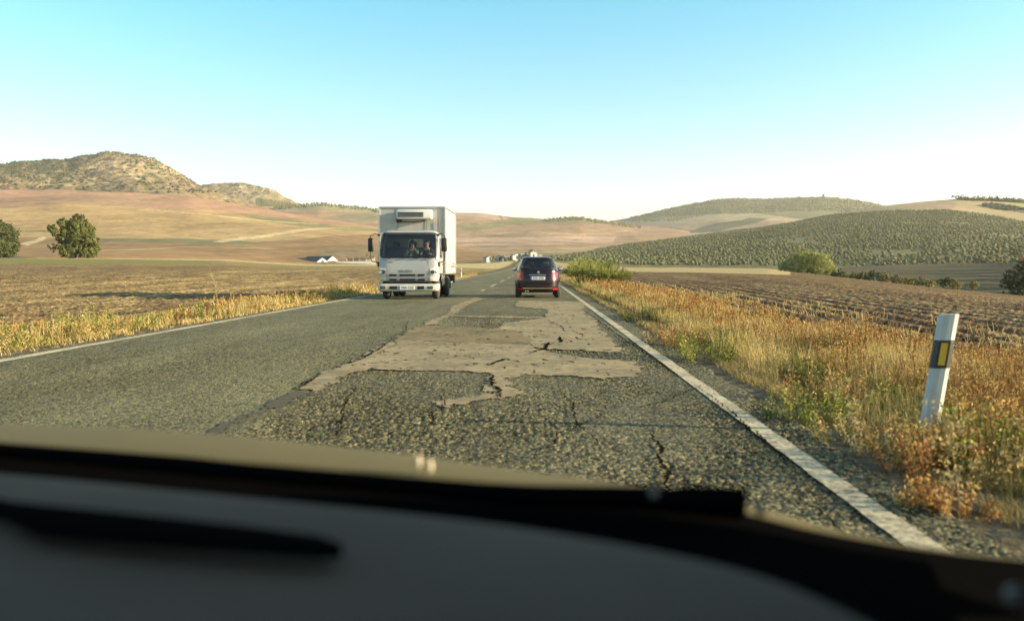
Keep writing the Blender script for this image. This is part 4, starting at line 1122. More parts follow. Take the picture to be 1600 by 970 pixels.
    MB().lathe([(0.0, 0.0), (0.0, 0.040), (0.012, 0.046), (0.02, 0.046)], c=(0.03, ry(0, 0.93) - 0.024, 0.925), axis='Y', n=24).build('badge', chrome, T, smooth=50)
    pl = make_plate(T, (0.01, ry(0, 0.71) - 0.016, 0.71), 0.52, 0.115, '8321 KFN', (R(-6), 0, 0))
    S2.take('chrome_strip', chrome, T, lambda x, y, z, n: rr(x, z, -0.53, 0.53, 0.33, 0.385, 0.02) & (y < 0.3), 0.016)
    MB().box((0.0, 0.2, 0.985), (0.07, 0.03, 0.04), 0.01).tube([(0.0, 0.115, 1.0), (-0.05, 0.17, 1.13), (-0.20, 0.175, 1.10)], 0.008, 6).build('rear_wiper', black_plastic, T)
    MB().tube([(0.05, 1.0, 1.48), (0.05, 0.85, 1.64)], 0.005, 6).build('aerial', black_plastic, T)
    MB().tube([(-0.42, 0.4, 0.25), (-0.42, 0.0, 0.25)], 0.03, 12).tube([(-0.34, 0.4, 0.25), (-0.34, 0.0, 0.25)], 0.03, 12).build('exhaust', chrome, T, smooth=50)
    MB().box((0, 1.7, 0.26), (1.2, 2.6, 0.10), 0.03).tube([(-0.62, 0.62, 0.29), (0.62, 0.62, 0.29)], 0.04, 8).build('underbody', dark_metal, T)
build_car()

# ------------------------------------------------------------------ roadside delineator posts
post_white = mat('post_white', (0.50, 0.51, 0.50), 0.5, noise=0.18, nscale=9)
post_black = mat('post_black', (0.02, 0.022, 0.025), 0.5)
post_amber = mat('post_amber_reflector', (0.72, 0.42, 0.02), 0.35, bump=0.4, bscale=300)
def build_post(loc, rot, h, label, scale=1.0):
    e = empty('delineator_post', loc); e.rotation_euler = rot
    tag(e, label, 'delineator post', 'white delineator posts along the road')
    W = 0.061; sl = 0.17          # half width, slant of the cut and of the band
    prof = [(-W, 0.03), (-W * 0.9, 0.0), (-W * 0.55, -0.022), (0, -0.030), (W * 0.55, -0.022), (W * 0.9, 0.0), (W, 0.03), (W * 0.6, 0.036), (-W * 0.6, 0.036)]
    def seg(name, za, zb, m, off=0.0, parent=e, slant0=True, x0=-1, x1=1, front=False):
        bm = bmesh.new()
        pr = [(x * (1 + off / W), y - (off if y < 0.02 else -off)) for x, y in prof]
        lo = [bm.verts.new((x, y, za + (sl * x if slant0 else 0))) for x, y in pr]
        hi = [bm.verts.new((x, y, zb + sl * x)) for x, y in pr]
        n = len(pr)
        for k in range(n): bm.faces.new((lo[k], lo[(k + 1) % n], hi[(k + 1) % n], hi[k]))
        bm.faces.new(lo[::-1]); bm.faces.new(hi)
        bmesh.ops.recalc_face_normals(bm, faces=bm.faces)
        me = bpy.data.meshes.new(name); bm.to_mesh(me); bm.free()
        return link(name, me, m, parent)
    seg('post', -0.25, h, post_white, 0.0, slant0=False)
    b = seg('black_band', h - 0.365, h - 0.175, post_black, 0.003)
    zt = h - 0.195; zb_ = h - 0.345
    me = MB()
    me.quadgrid([[(-0.020, -0.036, zb_), (0.020, -0.036, zb_ + 0.004)], [(-0.020, -0.036, zt), (0.020, -0.036, zt + 0.004)]])
    o = me.build('amber_reflector', post_amber, e, solid=0.006); 
    return e
build_post((2.655, 5.65, -0.12), (0, R(7.5), R(-20)), 0.94, 'leaning white delineator post with a black band in the weeds at the right')
build_post((-7.15, 82.0, float(road_z(82)) - 0.1), (0, 0, 0), 1.05, 'small distant white delineator post on the left verge beside the truck')

# ------------------------------------------------------------------ the car the photograph is taken from
def build_own_car():
    T = empty('observer_car', (-0.35, 0.2, 0)); T.rotation_euler = (0, 0, 0)
    tag(T, 'dark dashboard and bonnet of the car the picture is taken from', 'car')
    O = Vector((-0.35, 0.2, 0))
    def P(px, py, D): 
        v = ray(px, py); return Vector((0, 0, CAMZ)) + v * (D / v.y) - O
    dash_m = mat('dashboard_vinyl', (0.130, 0.100, 0.078), 0.85, spec=0.1, bump=0.25, bscale=900, noise=0.25, nscale=3)
    blk = mat('soft_black_trim', (0.004, 0.004, 0.004), 0.95, spec=0.0)
    gold = mat('bonnet_paint', (0.135, 0.112, 0.048), 0.75, 0.0, spec=0.2)
    far = [(-500, 690, 1.12), (-200, 703, 1.06), (0, 716, 1.02), (200, 734, 0.97), (400, 754, 0.93), (600, 772, 0.88), (800, 793, 0.83), (1000, 826, 0.76), (1100, 846, 0.725), (1200, 871, 0.69), (1300, 912, 0.63), (1400, 962, 0.57), (1460, 1010, 0.53)]
    rows = []
    for k, t in enumerate((1.0, 0.985, 0.96, 0.85, 0.7, 0.5, 0.3)):
        row = []
        for px, py, D in far:
            p = P(px, py, D) + O
            q = Vector((p.x * (0.55 + 0.45 * t) , p.y * t, p.z + (0.0 if t < 0.97 else (-0.02 if t < 1 else -0.09)) - 0.02 * (1 - t)))
            row.append(q - O)
        rows.append(row)
    d = MB().quadgrid(rows).build('dashboard', dash_m, T, smooth=60)
    ss = d.modifiers.new('sub', 'SUBSURF'); ss.levels = 2; ss.render_levels = 2
    # defroster slot in the top of the dashboard
    sl = [(-120, 772, 30), (-40, 783, 20), (20, 800, 28), (60, 812, 44), (120, 818, 44), (250, 830, 42), (400, 844, 36), (500, 855, 30), (535, 861, 16)]
    up = []; lo = []
    for px, py, w in sl:
        a = P(px, py - w / 2, 0.9) + O; b = P(px, py + w / 2, 0.9) + O
        zz = CAMZ - 0.236
        def down(v):
            r_ = v - Vector((0, 0, CAMZ)); t = (zz - CAMZ) / r_.z; return Vector((0, 0, CAMZ)) + r_ * t - O
        up.append(down(a)); lo.append(down(b))
    MB().quadgrid([up, lo]).build('defroster_vent', blk, d if False else T, smooth=60, solid=0.004)
    # black scuttle between dashboard and bonnet
    hl = [(-500, 672, 1.34), (-200, 679, 1.29), (0, 690, 1.22), (300, 713, 1.14), (500, 735, 1.08), (700, 750, 1.05), (850, 757, 1.04), (1000, 766, 1.03), (1165, 800, 1.00), (1250, 822, 0.985), (1330, 838, 0.98), (1400, 850, 0.97), (1500, 864, 0.96), (1600, 874, 0.95), (1750, 890, 0.94)]
    def xo(tab_, px):
        t = np.array(tab_, float); return [float(np.interp(px, t[:, 0], t[:, k])) for k in (1, 2)]
    rows = []
    pxs = list(range(-500, 1751, 50))
    r0 = []; r1 = []; r2 = []
    for px in pxs:
        py, D = xo(hl, px); r0.append(P(px, py + 1, D - 0.005))
        if px <= 1450: py2, D2 = xo(far, px)
        else: py2, D2 = 1010 + (px - 1460) * 0.5, 0.53
        a = P(px, py2 + 10, D2 + 0.01) + Vector((0, 0, -0.03)); r2.append(a); r1.append(r0[-1].lerp(a, 0.5) + Vector((0, 0, -0.03)))
    r3 = [p + Vector((0, -0.02, -0.5)) for p in r2]
    MB().quadgrid([r0, r1, r2, r3]).build('scuttle', blk, T, smooth=60)
    # bonnet
    ht = [(-500, 652, 1.75), (-200, 652, 1.7), (0, 655, 1.62), (200, 662, 1.55), (400, 675, 1.5), (600, 697, 1.43), (800, 727, 1.36), (1000, 757, 1.30), (1100, 771, 1.26), (1200, 792, 1.20), (1300, 824, 1.12), (1400, 848, 1.08), (1500, 862, 1.05), (1600, 873, 1.03), (1750, 889, 1.02)]
    rows = [[], [], [], [], [], [], []]
    for px in pxs:
        py, D = xo(hl, px); py1, D1 = xo(ht, px)
        a = P(px, py + 4, D); b = P(px, py1, D1)
        n = (b - a)
        rows[0].append(a + Vector((0, 0, -0.06))); rows[1].append(a); rows[2].append(a.lerp(b, 0.5) + Vector((0, 0, 0.004))); rows[3].append(b)
        rows[4].append(b + Vector((0, 0.30, -0.11))); rows[5].append(b + Vector((0, 0.5, -0.24))); rows[6].append(b + Vector((0, 0.56, -0.5)))
    h = MB().quadgrid(rows).build('bonnet', gold, T, smooth=70)
    ss = h.modifiers.new('sub', 'SUBSURF'); ss.levels = 2; ss.render_levels = 2
    # wiper lying along the scuttle
    MB().tube([P(-300, 682, 1.17), P(0, 703, 1.11), P(400, 738, 1.02), P(800, 773, 0.97), P(1000, 778, 0.95), P(1158, 790, 0.94)], [0.010, 0.010, 0.011, 0.012, 0.014, 0.016], 10).tube([P(1060, 778, 0.95), P(1165, 782, 0.94)], [0.015, 0.015], 10).build('wiper', blk, T, smooth=60)
    spot_m = mat('spot_grey', (0.10, 0.10, 0.10), 0.6)
    for px, py, D, r_ in ((1022, 772, 0.90, 0.006), (1188, 796, 0.90, 0.006), (1586, 930, 0.62, 0.008)):  # small grey balls for the pale blurred spots
        MB().ball(P(px, py, D), r_, 3).build('pale_spot', spot_m, T, smooth=60)
    for px, py in ((654, 722), (672, 728)):
        MB().ball(P(px, py, 1.12), (0.004, 0.004, 0.010), 3).build('bonnet_glint', mat('glint_pale', (0.55, 0.50, 0.36), 0.5), T, smooth=60)  # bright reflections on the bonnet, put in as small pale beads
    # body around the seats: roof, doors, pillars (outside the frame)
    body = MB()
    body.box((0, -0.75, 1.40), (1.35, 1.9, 0.04), 0.015)
    for s in (-1, 1):
        body.box((s * 0.90, -0.55, 0.56), (0.06, 2.2, 0.60), 0.02)
        body.tube([(s * 0.98, 0.62, 0.84), (s * 0.70, 0.0, 1.38)], 0.03, 8).tube([(s * 0.86, -0.65, 0.88), (s * 0.70, -0.65, 1.39)], 0.04, 8).tube([(s * 0.84, -1.55, 0.88), (s * 0.66, -1.5, 1.39)], 0.06, 8)
    body.box((0, -1.7, 0.65), (1.7, 0.06, 0.7), 0.02).box((0, -0.2, 0.25), (1.7, 2.9, 0.08), 0.02)
    body.build('body', gold, T)
    MB().box((0.945, -0.02, 1.12), (0.02, 1.45, 0.56), 0.005).build('sun_blocker', blk, T)  # opaque panel added in the side window to keep sun off the dashboard
    for s in (-1, 1):
        sb = MB().box((s * 0.40, -0.55, 0.62), (0.46, 0.14, 0.62), 0.05).box((s * 0.40, -0.28, 0.38), (0.48, 0.5, 0.14), 0.05).box((s * 0.40, -0.58, 1.02), (0.24, 0.1, 0.16), 0.04).build('seat', seat_fab, T)
        wheel(T, s * 0.78, 1.15, 0.30, 0.19, black_rubber, rim_m, s); wheel(T, s * 0.78, -1.35, 0.30, 0.19, black_rubber, rim_m, s)
build_own_car()

# ------------------------------------------------------------------ leaf and blade soups
class Soup:
    """many small leaf or blade faces gathered into one mesh"""
    def __init__(self): self.V = []; self.C = []
    def quads(self, V, C):
        """V (n,4,3), C (n,3) or (n,4,3)"""
        if C.ndim == 2: C = np.repeat(C[:, None, :], 4, 1)
        self.V.append(V.reshape(-1, 3)); self.C.append(C.reshape(-1, 3))
    def mesh(self, name, off=(0, 0, 0)):
        V = np.concatenate(self.V) - np.array(off); C = np.concatenate(self.C)
        F_ = np.arange(len(V)).reshape(-1, 4)
        return np_mesh(name, V, F_, C, smooth=False)
def unit(v): return v / (np.linalg.norm(v, axis=-1, keepdims=True) + 1e-9)
def leaf_quads(P, N, size, rg, aspect=0.6):
    """diamond leaves at points P with normals N"""
    n = len(P); a = unit(np.cross(N, rg.normal(size=(n, 3)))); b = np.cross(N, a)
    s = np.asarray(size); s = np.full(n, s) if s.ndim == 0 else s
    a = a * s[:, None] * 0.5; b = b * s[:, None] * 0.5 * aspect
    return np.stack([P - a, P - b * 1.0, P + a, P + b * 1.0], 1)
def blade_quads(P, H, W, lean, rg, curl=0.35):
    """a blade = two stacked quads, narrowing upward; P base, H heights, lean (n,2)"""
    n = len(P); t = rg.uniform(0, 2 * math.pi, n); side = np.stack([np.cos(t), np.sin(t), np.zeros(n)], -1) * (W / 2)[:, None]
    mid = P + np.stack([lean[:, 0] * 0.35, lean[:, 1] * 0.35, H * 0.55], -1)
    top = P + np.stack([lean[:, 0], lean[:, 1], H * (1 - curl * rg.uniform(0, 1, n))], -1)
    q1 = np.stack([P - side, P + side, mid + side * 0.8, mid - side * 0.8], 1)
    q2 = np.stack([mid - side * 0.8, mid + side * 0.8, top + side * 0.15, top - side * 0.15], 1)
    return q1, q2
def tube_quads(p0, p1, r0, r1, k=4):
    n = len(p0); d = unit(p1 - p0); a = unit(np.cross(d, np.array([0.3, 0.8, 0.5]))); b = np.cross(d, a)
    out = []
    for i in range(k):
        t0 = 2 * math.pi * i / k; t1 = 2 * math.pi * (i + 1) / k
        o0 = a * math.cos(t0) + b * math.sin(t0); o1 = a * math.cos(t1) + b * math.sin(t1)
        out.append(np.stack([p0 + o0 * r0[:, None], p0 + o1 * r0[:, None], p1 + o1 * r1[:, None], p1 + o0 * r1[:, None]], 1))
    return np.concatenate(out)
leaf_m = mat_attr('foliage', 0.75, 0.30, spec=0.25)
grass_m = mat_attr('dry_grass', 0.8, 0.35, spec=0.2)
bark_m = mat('bark', (0.16, 0.125, 0.09), 0.9, noise=0.4, nscale=3)

def crown_mesh(name, lumps, n, size, cols, rg, inner=0.55, flat=0.85):
    """lumps (x,y,z,r): leaf clumps spread through and over each lump, in sub-clusters so that gaps stay"""
    L = np.array(lumps, float); w = L[:, 3] ** 2; w /= w.sum()
    s = Soup()
    ncl = max(12, n // 28)
    k = rg.choice(len(L), ncl, p=w)
    d = unit(rg.normal(size=(ncl, 3))); rad = L[k, 3] * rg.uniform(inner, 1.0, ncl) ** 0.6
    cc = L[k, :3] + d * rad[:, None] * np.array([1, 1, flat])
    csz = L[k, 3] * rg.uniform(0.12, 0.30, ncl)
    tone = rg.uniform(0, 1, ncl)
    idx = rg.integers(0, ncl, n)
    dd = unit(rg.normal(size=(n, 3)))
    P = cc[idx] + dd * (csz[idx] * rg.uniform(0.2, 1.0, n))[:, None]
    N = unit(dd * 0.6 + d[idx] * 0.6 + rg.normal(size=(n, 3)) * 0.5)
    t = np.clip(tone[idx] * 0.7 + rg.uniform(0, 0.3, n), 0, 1)[:, None]
    C = np.array(cols[0]) * (1 - t) + np.array(cols[1]) * t
    C = C * rg.uniform(0.8, 1.2, n)[:, None]
    if len(cols) > 2:
        m = rg.uniform(size=n) < 0.06; C[m] = np.array(cols[2])
    s.quads(leaf_quads(P, N, size * rg.uniform(0.7, 1.3, n), rg, 0.7), C)
    return s.mesh(name)
def build_tree(name, label, cat, base, lumps_px, Dr, n, size, cols, group=None, trunk_r=0.3, depth=1.0, trunk=True, seed=1, stems=3):
    """lumps given as seen (px, py, radius px) at distance Dr, with a depth of their own"""
    rg = np.random.default_rng(seed)
    e = empty(name, base); tag(e, label, cat, group)
    sc = Dr / F
    Ls = []
    for i, l in enumerate(lumps_px):
        px, py, r = l[:3]
        dep = rg.uniform(-1, 1) * 0.35 * (max(q[2] for q in lumps_px) * sc) * depth
        v = at(px, py, Dr + dep); Ls.append((v.x - base.x, v.y - base.y, v.z - base.z, r * sc))
    o = link('crown', crown_mesh('crown', Ls, n, size, cols, rg), leaf_m, e)
    if trunk:
        L = np.array(Ls); big = L[np.argsort(-L[:, 3])][:max(2, stems + 2)]
        mb = MB(); fork = Vector((0, 0, float(max(L[:, 2].min(), L[:, 2].mean() * 0.35))))
        mb.tube([(0, 0, -0.4), (trunk_r * 0.3, 0, fork.z * 0.5), fork], [trunk_r * 1.3, trunk_r, trunk_r * 0.8], 10)
        for b in big:
            c = Vector(b[:3]); m_ = fork.lerp(c, 0.5) + Vector((0, 0, -0.1 * c.z)); mb.tube([fork, m_, c], [trunk_r * 0.55, trunk_r * 0.35, trunk_r * 0.12], 7)
        mb.build('trunk', bark_m, e, smooth=60)
    return e

EUC = ((0.045, 0.06, 0.02), (0.17, 0.20, 0.05), (0.26, 0.13, 0.05))
b = at(113, 404, 249); b.z = float(ground_z(b.x, b.y)) 
build_tree('eucalyptus_tree', 'large dark green eucalyptus tree with a lobed crown on the left field edge', 'tree', b,
           [(123, 344, 11), (120, 355, 13), (133, 360, 13), (142, 376, 12), (140, 391, 12), (124, 372, 15), (118, 388, 14), (130, 394, 10), (147, 388, 8), (97, 349, 8), (80, 356, 6), (88, 362, 8), (100, 362, 8), (98, 374, 9), (104, 385, 11), (101, 395, 9), (80, 384, 4.5), (84, 391, 4), (91, 386, 5)], 249, 30000, 0.42, EUC, trunk_r=0.45, seed=4)
b = at(2, 404, 246); b.z = float(ground_z(b.x, b.y))
build_tree('eucalyptus_tree', 'round dark tree cut by the left edge of the picture', 'tree', b,
           [(-5, 362, 18), (10, 366, 15), (17, 378, 12), (8, 388, 15), (-10, 385, 20), (20, 390, 8), (-28, 372, 20), (-20, 352, 12), (-32, 392, 12)], 246, 22000, 0.42, ((0.04, 0.055, 0.022), (0.11, 0.13, 0.045)), trunk_r=0.4, seed=5)
WIL = ((0.17, 0.19, 0.06), (0.42, 0.43, 0.13))
def edge_base(px, dr=1.0, dz=0.0):
    D = float(ip(px, EDGE_D)) * dr; a = float(azim(px)); x = D * math.sin(a); y = D * math.cos(a)
    return Vector((x, y, float(ground_z(x, y)) + dz)), D
b, Dw = edge_base(1262, 1.03)
build_tree('willow_bush', 'big rounded yellow green bush behind the right field', 'bush', b,
           [(1262, 408, 19), (1245, 412, 18), (1280, 412, 18), (1230, 419, 14), (1294, 419, 12), (1258, 404, 11), (1271, 404, 11), (1226, 425, 8), (1302, 424, 7), (1262, 422, 16), (1245, 424, 12), (1282, 424, 12)], Dw, 22000, 0.30, WIL, trunk_r=0.2, seed=6)
# hedge and single bushes along the far edge of the right field
HG = [(1310, 425, 8, 0), (1322, 428, 5, 1), (1348, 429, 8, 0), (1366, 428, 10, 0), (1384, 430, 9, 2), (1402, 433, 7, 2), (1420, 436, 7, 1), (1437, 436, 8, 2), (1452, 439, 6, 1), (1478, 437, 8, 0), (1494, 441, 6, 1), (1522, 441, 5, 1), (1333, 428, 5, 2), (1240, 431, 4, 0), (1216, 425, 4, 0)]
HC = [((0.05, 0.07, 0.03), (0.13, 0.15, 0.05)), ((0.22, 0.21, 0.06), (0.40, 0.34, 0.12)), ((0.15, 0.15, 0.06), (0.28, 0.24, 0.11))]
HL = ['dark green', 'yellowish', 'brownish green']
SZ = ['small', 'medium', 'large']
for i, (px, py, r, k) in enumerate(HG):
    b, Dh = edge_base(px, 1.02)
    build_tree('field_bush', '', 'bush', b, [(px, py + 1, r * 0.8), (px - r * 0.9, py + 4, r * 0.7), (px + r * 0.9, py + 4, r * 0.7), (px, py + 7, r * 0.9)], Dh, 2200, 0.24, HC[k], 'bushes along the far edge of the right field', trunk_r=0.05, seed=20 + i)['label'] = '%s %s bush, %s from the left in the row beyond the right field' % (SZ[0 if r < 6 else 1 if r < 9 else 2], HL[k], ['first', 'second', 'third', 'fourth', 'fifth', 'sixth', 'seventh', 'eighth', 'ninth', 'tenth', 'eleventh', 'twelfth', 'thirteenth', 'fourteenth', 'fifteenth'][sorted(range(len(HG)), key=lambda q: HG[q][0]).index(i)])
# dark trees at the right edge and the trees outside the frame that shade the hollow
b, Dd = edge_base(1592, 1.04)
build_tree('dark_tree', 'dark shaded tree at the right edge beyond the ploughed field', 'tree', b, [(1592, 432, 18), (1580, 440, 13), (1608, 425, 20), (1572, 450, 9), (1595, 452, 14), (1620, 445, 20), (1630, 420, 18)], Dd, 8000, 0.26, ((0.02, 0.03, 0.018), (0.06, 0.08, 0.035)), trunk_r=0.2, seed=41)
for i in range(13):
    y_ = 158 + i * 19.0; x_ = 0.625 * y_ + 6 + (i % 3) * 5; hh = 15 + (i * 7 % 5)
    b = Vector((x_, y_, float(ground_z(x_, y_)) - 0.3)); rgt = np.random.default_rng(60 + i)
    e = empty('dark_tree', b); tag(e, 'tall dark tree in the stand to the right of the hollow', 'tree', 'stand of dark trees right of the hollow')
    link('crown', crown_mesh('crown', [(0, 0, hh * 0.75, hh * 0.26), (-hh * 0.2, 1, hh * 0.5, hh * 0.28), (hh * 0.2, -1, hh * 0.5, hh * 0.28), (0, 0, hh * 0.28, hh * 0.30), (0, 4, hh * 0.4, hh * 0.3), (0, -4, hh * 0.4, hh * 0.3)], 3200, 0.9, ((0.03, 0.04, 0.02), (0.08, 0.10, 0.04)), rgt), leaf_m, e)
    MB().tube([(0, 0, -0.3), (0, 0, hh * 0.6)], [0.3, 0.12], 8).build('trunk', bark_m, e)
# autumn poplars and bushes on the far side of the hollow
for i, (px, py, r, D_, c, lab) in enumerate([(1564, 409, 3.2, 400, ((0.50, 0.42, 0.06), (0.62, 0.52, 0.14)), 'bright yellow autumn tree standing left of its twin beyond the hollow'), (1571, 408, 3.2, 405, ((0.45, 0.33, 0.12), (0.60, 0.46, 0.20)), 'golden autumn tree standing right of its twin beyond the hollow'), (1596, 408, 5, 400, ((0.40, 0.24, 0.10), (0.55, 0.40, 0.18)), 'orange brown tree at the right edge beyond the hollow'),
        (1549, 405, 5, 420, ((0.16, 0.17, 0.06), (0.28, 0.26, 0.10)), 'dull green tree left of the yellow autumn trees'), (1504, 411, 4, 410, ((0.30, 0.28, 0.10), (0.42, 0.36, 0.15)), 'pale yellowish bush at the left end of the far hollow edge'), (1530, 409, 5, 420, ((0.15, 0.15, 0.07), (0.25, 0.22, 0.10)), 'brown green bush halfway along the far hollow edge'), (1585, 398, 9, 460, ((0.05, 0.065, 0.035), (0.10, 0.11, 0.05)), 'dark tree behind the autumn trees at the right edge')]):
    b = at(px, py, D_); b.z = float(ground_z(b.x, b.y))
    hz = hill_point(E, px, D_).z; b.z = max(b.z, hz if D_ > 432 else b.z)
    build_tree('autumn_tree', lab, 'tree', b, [(px, py - r * 0.5, r * 0.8), (px, py + r * 0.6, r * 0.8), (px, py - r * 1.3, r * 0.45)], D_, 700, 0.45, c, None, trunk_r=0.12, seed=80 + i)

# ------------------------------------------------------------------ olive plantation on the right hill
def low_tree(seed, sub, r, cols, trunk=True):
    """small rounded olive crown with a broken surface"""
    bm = bmesh.new(); bmesh.ops.create_icosphere(bm, subdivisions=sub, radius=1.0)
    V = np.array([v.co[:] for v in bm.verts]); Fc = np.array([[v.index for v in f.verts] for f in bm.faces]); bm.free()
    rg = np.random.default_rng(seed)
    V = V * (1 + (rg.uniform(-0.28, 0.28, len(V)))[:, None]); V[:, 2] *= 0.82
    V = V * r; V[:, 2] += r * 1.0
    C = np.array(cols[0]) * (1 - rg.uniform(0, 1, len(V)))[:, None] ; t = rg.uniform(0, 1, len(V))[:, None]
    C = np.array(cols[0]) * (1 - t) + np.array(cols[1]) * t
    return V, Fc, C
OC = ((0.125, 0.13, 0.062), (0.18, 0.185, 0.085))
olive_variants = []
for k in range(6):
    V, Fc, C = low_tree(100 + k, 2, 1.0, OC)
    olive_variants.append(np_mesh('crown', V, Fc, C, smooth=False))
    olive_variants[-1].materials.append(leaf_m)
tmb = MB().tube([(0, 0, -0.3), (0.05, 0, 0.3), (0.0, 0.05, 0.8)], [0.16, 0.12, 0.08], 6); _t = tmb.build('trunk', bark_m, None); trunk_me = _t.data; bpy.data.objects.remove(_t)
pts = []
sp = 4.5
ca, sa = math.cos(R(38)), math.sin(R(38))
for iu in range(-160, 420):
    u = np.arange(-160, 420) * sp * 0.92; v = np.full(len(u), iu * sp)
    X = u * ca - v * sa; Y = u * sa + v * ca + 200
    pts.append(np.stack([X, Y], -1))
pts = np.concatenate(pts)
pts = pts + rng.normal(size=pts.shape) * 0.95
rr_ = np.hypot(pts[:, 0], pts[:, 1]); az_ = np.arctan2(pts[:, 0], pts[:, 1])
tp = np.linspace(-500, 2200, 1200); ta = azim(tp); ppx = np.interp(az_, ta, tp)
m = (ppx > 790) & (ppx < 1680) & (rr_ > 446) & (rr_ < 1400) & (pts[:, 1] > 0)
pts = pts[m]; ppx = ppx[m]; rr_ = rr_[m]
ii = np.clip(np.searchsorted(E['px'], ppx), 0, len(E['px']) - 1)
Rg = np.hypot(E['X'], E['Y'])
zz = np.array([np.interp(r, Rg[i], E['Z'][i]) for i, r in zip(ii, rr_)])
_, ppy, _ = project(pts[:, 0], pts[:, 1], zz)
keep = (ppy > ip(ppx, GROVE) + 0.5) & (rng.uniform(size=len(ppx)) > 0.04)
gap = fbm(pts[:, 0] / 40, pts[:, 1] / 40, 3, 88)
keep &= ~((gap > 0.68) & (rng.uniform(size=len(ppx)) < 0.75))
pts = pts[keep]; ppx = ppx[keep]; rr_ = rr_[keep]; zz = zz[keep]; ppy = ppy[keep]
# only the slope that faces the road is kept
order = np.argsort(rr_ + np.where((ppx > 985) & (ppx < 1560), 0, 150))
near = order[:290]; rest = order[290:]
for n_, k in enumerate(near):
    e = bpy.data.objects.new('olive_tree', None); col.objects.link(e)
    e.location = (pts[k, 0], pts[k, 1], zz[k] - 0.1); s = float(rng.uniform(0.7, 1.2)); e.scale = (s, s, s * float(rng.uniform(0.85, 1.1))); e.rotation_euler = (0, 0, float(rng.uniform(0, 6.28)))
    tag(e, 'small grey green olive tree in the lowest rows of the right hill', 'olive tree', 'olive trees in the lowest rows of the right hill')
    c = bpy.data.objects.new('crown', olive_variants[n_ % 6]); col.objects.link(c); c.parent = e
    t = bpy.data.objects.new('trunk', trunk_me); col.objects.link(t); t.parent = e
def scatter(name, P, S, variants, rg, zs=1.0):
    """one object of many small crowns"""
    Vs = []; Fs = []; Cs = []; off = 0
    kk = rg.integers(0, len(variants), len(P))
    for j, (V, Fc, C) in enumerate(variants):
        sel = np.where(kk == j)[0]
        if not len(sel): continue
        a = rg.uniform(0, 6.28, len(sel)); c, s = np.cos(a), np.sin(a)
        sc = S[sel]
        x = (V[None, :, 0] * c[:, None] - V[None, :, 1] * s[:, None]) * sc[:, None] + P[sel, 0][:, None]
        y = (V[None, :, 0] * s[:, None] + V[None, :, 1] * c[:, None]) * sc[:, None] + P[sel, 1][:, None]
        z = V[None, :, 2] * sc[:, None] * zs + P[sel, 2][:, None]
        Vs.append(np.stack([x, y, z], -1).reshape(-1, 3))
        Fs.append((Fc[None] + (np.arange(len(sel)) * len(V))[:, None, None]).reshape(-1, 3) + off)
        br = rg.uniform(0.8, 1.2, len(sel))
        Cs.append((C[None] * br[:, None, None]).reshape(-1, 3)); off += len(sel) * len(V)
    return np_mesh(name, np.concatenate(Vs), np.concatenate(Fs), np.concatenate(Cs), smooth=False)
lows = [low_tree(200 + k, 1, 1.0, OC) for k in range(8)]
P = np.stack([pts[rest, 0], pts[rest, 1], zz[rest] - 0.1], -1)
me = scatter('olive_grove', P, rng.uniform(0.6, 1.2, len(P)), lows, rng)
o = link('olive_grove', me, leaf_m); tag(o, 'dense rows of olive trees covering the upper right hill', 'olive grove', kind='stuff')
print('olives', len(rest))

def on_hill_px(H, px, py):
    """visible hill surface at a pixel"""
    i = int(np.clip(np.searchsorted(H['px'], px), 0, len(H['px']) - 1))
    PYc = H['PY'][i]; 
    best = None
    cur = 1e9
    for k in range(len(PYc)):
        if PYc[k] < cur:
            if PYc[k] <= py <= cur:
                t = (cur - py) / max(cur - PYc[k], 1e-6)
                a = np.array([H['X'][i, k - 1], H['Y'][i, k - 1], H['Z'][i, k - 1]]) if k else None
                b_ = np.array([H['X'][i, k], H['Y'][i, k], H['Z'][i, k]])
                return a * (1 - t) + b_ * t if a is not None else b_
            cur = PYc[k]
    return None
def crest(H, px):
    i = int(np.clip(np.searchsorted(H['px'], px), 0, len(H['px']) - 1)); k = int(np.argmin(H['PY'][i]))
    return np.array([H['X'][i, k], H['Y'][i, k], H['Z'][i, k]]), float(H['PY'][i, k])
# scrub on the rocky mountain: the 250 largest are single shrubs
SC = ((0.035, 0.045, 0.025), (0.085, 0.095, 0.045))
sv = []
for k in range(4):
    V, Fc, C = low_tree(300 + k, 2, 1.0, SC); me = np_mesh('mountain_shrub', V, Fc, C, smooth=False); me.materials.append(leaf_m); sv.append(me)
cand = []
rg = np.random.default_rng(77)
while len(cand) < 900:
    H = A if rg.uniform() < 0.78 else B
    px = rg.uniform(-10, 430) if H is A else rg.uniform(315, 465)
    cp, cpy = crest(H, px)
    py = cpy + abs(rg.normal()) * 22 if rg.uniform() < 0.6 else rg.uniform(min(cpy, 304), 305)
    dens = 1.0 if px < 150 and py < 285 else 0.55
    if py > 302 or rg.uniform() > dens or fbm(px / 25, py / 10, 3, 6) < 0.42: continue
    q = on_hill_px(H, px, py)
    if q is not None: cand.append((q, rg.uniform(0.8, 1.9), H is A))
cand.sort(key=lambda c: -c[1] / np.hypot(c[0][0], c[0][1]))
for n_, (q, s, isA) in enumerate(cand[:240]):
    e = bpy.data.objects.new('mountain_shrub', sv[n_ % 4]); col.objects.link(e)
    e.location = (q[0], q[1], q[2] - 0.4); e.scale = (s * 1.5, s * 1.5, s); e.rotation_euler = (0, 0, float(rg.uniform(0, 6.28)))
    tag(e, 'dark scrub bush dotting the large rocky mountain' if isA else 'dark scrub bush dotting the smaller rocky hill', 'shrub', 'scrub bushes on the rocky mountain' if isA else 'scrub bushes on the smaller rocky hill')
lows2 = [low_tree(400 + k, 1, 1.0, SC) for k in range(5)]
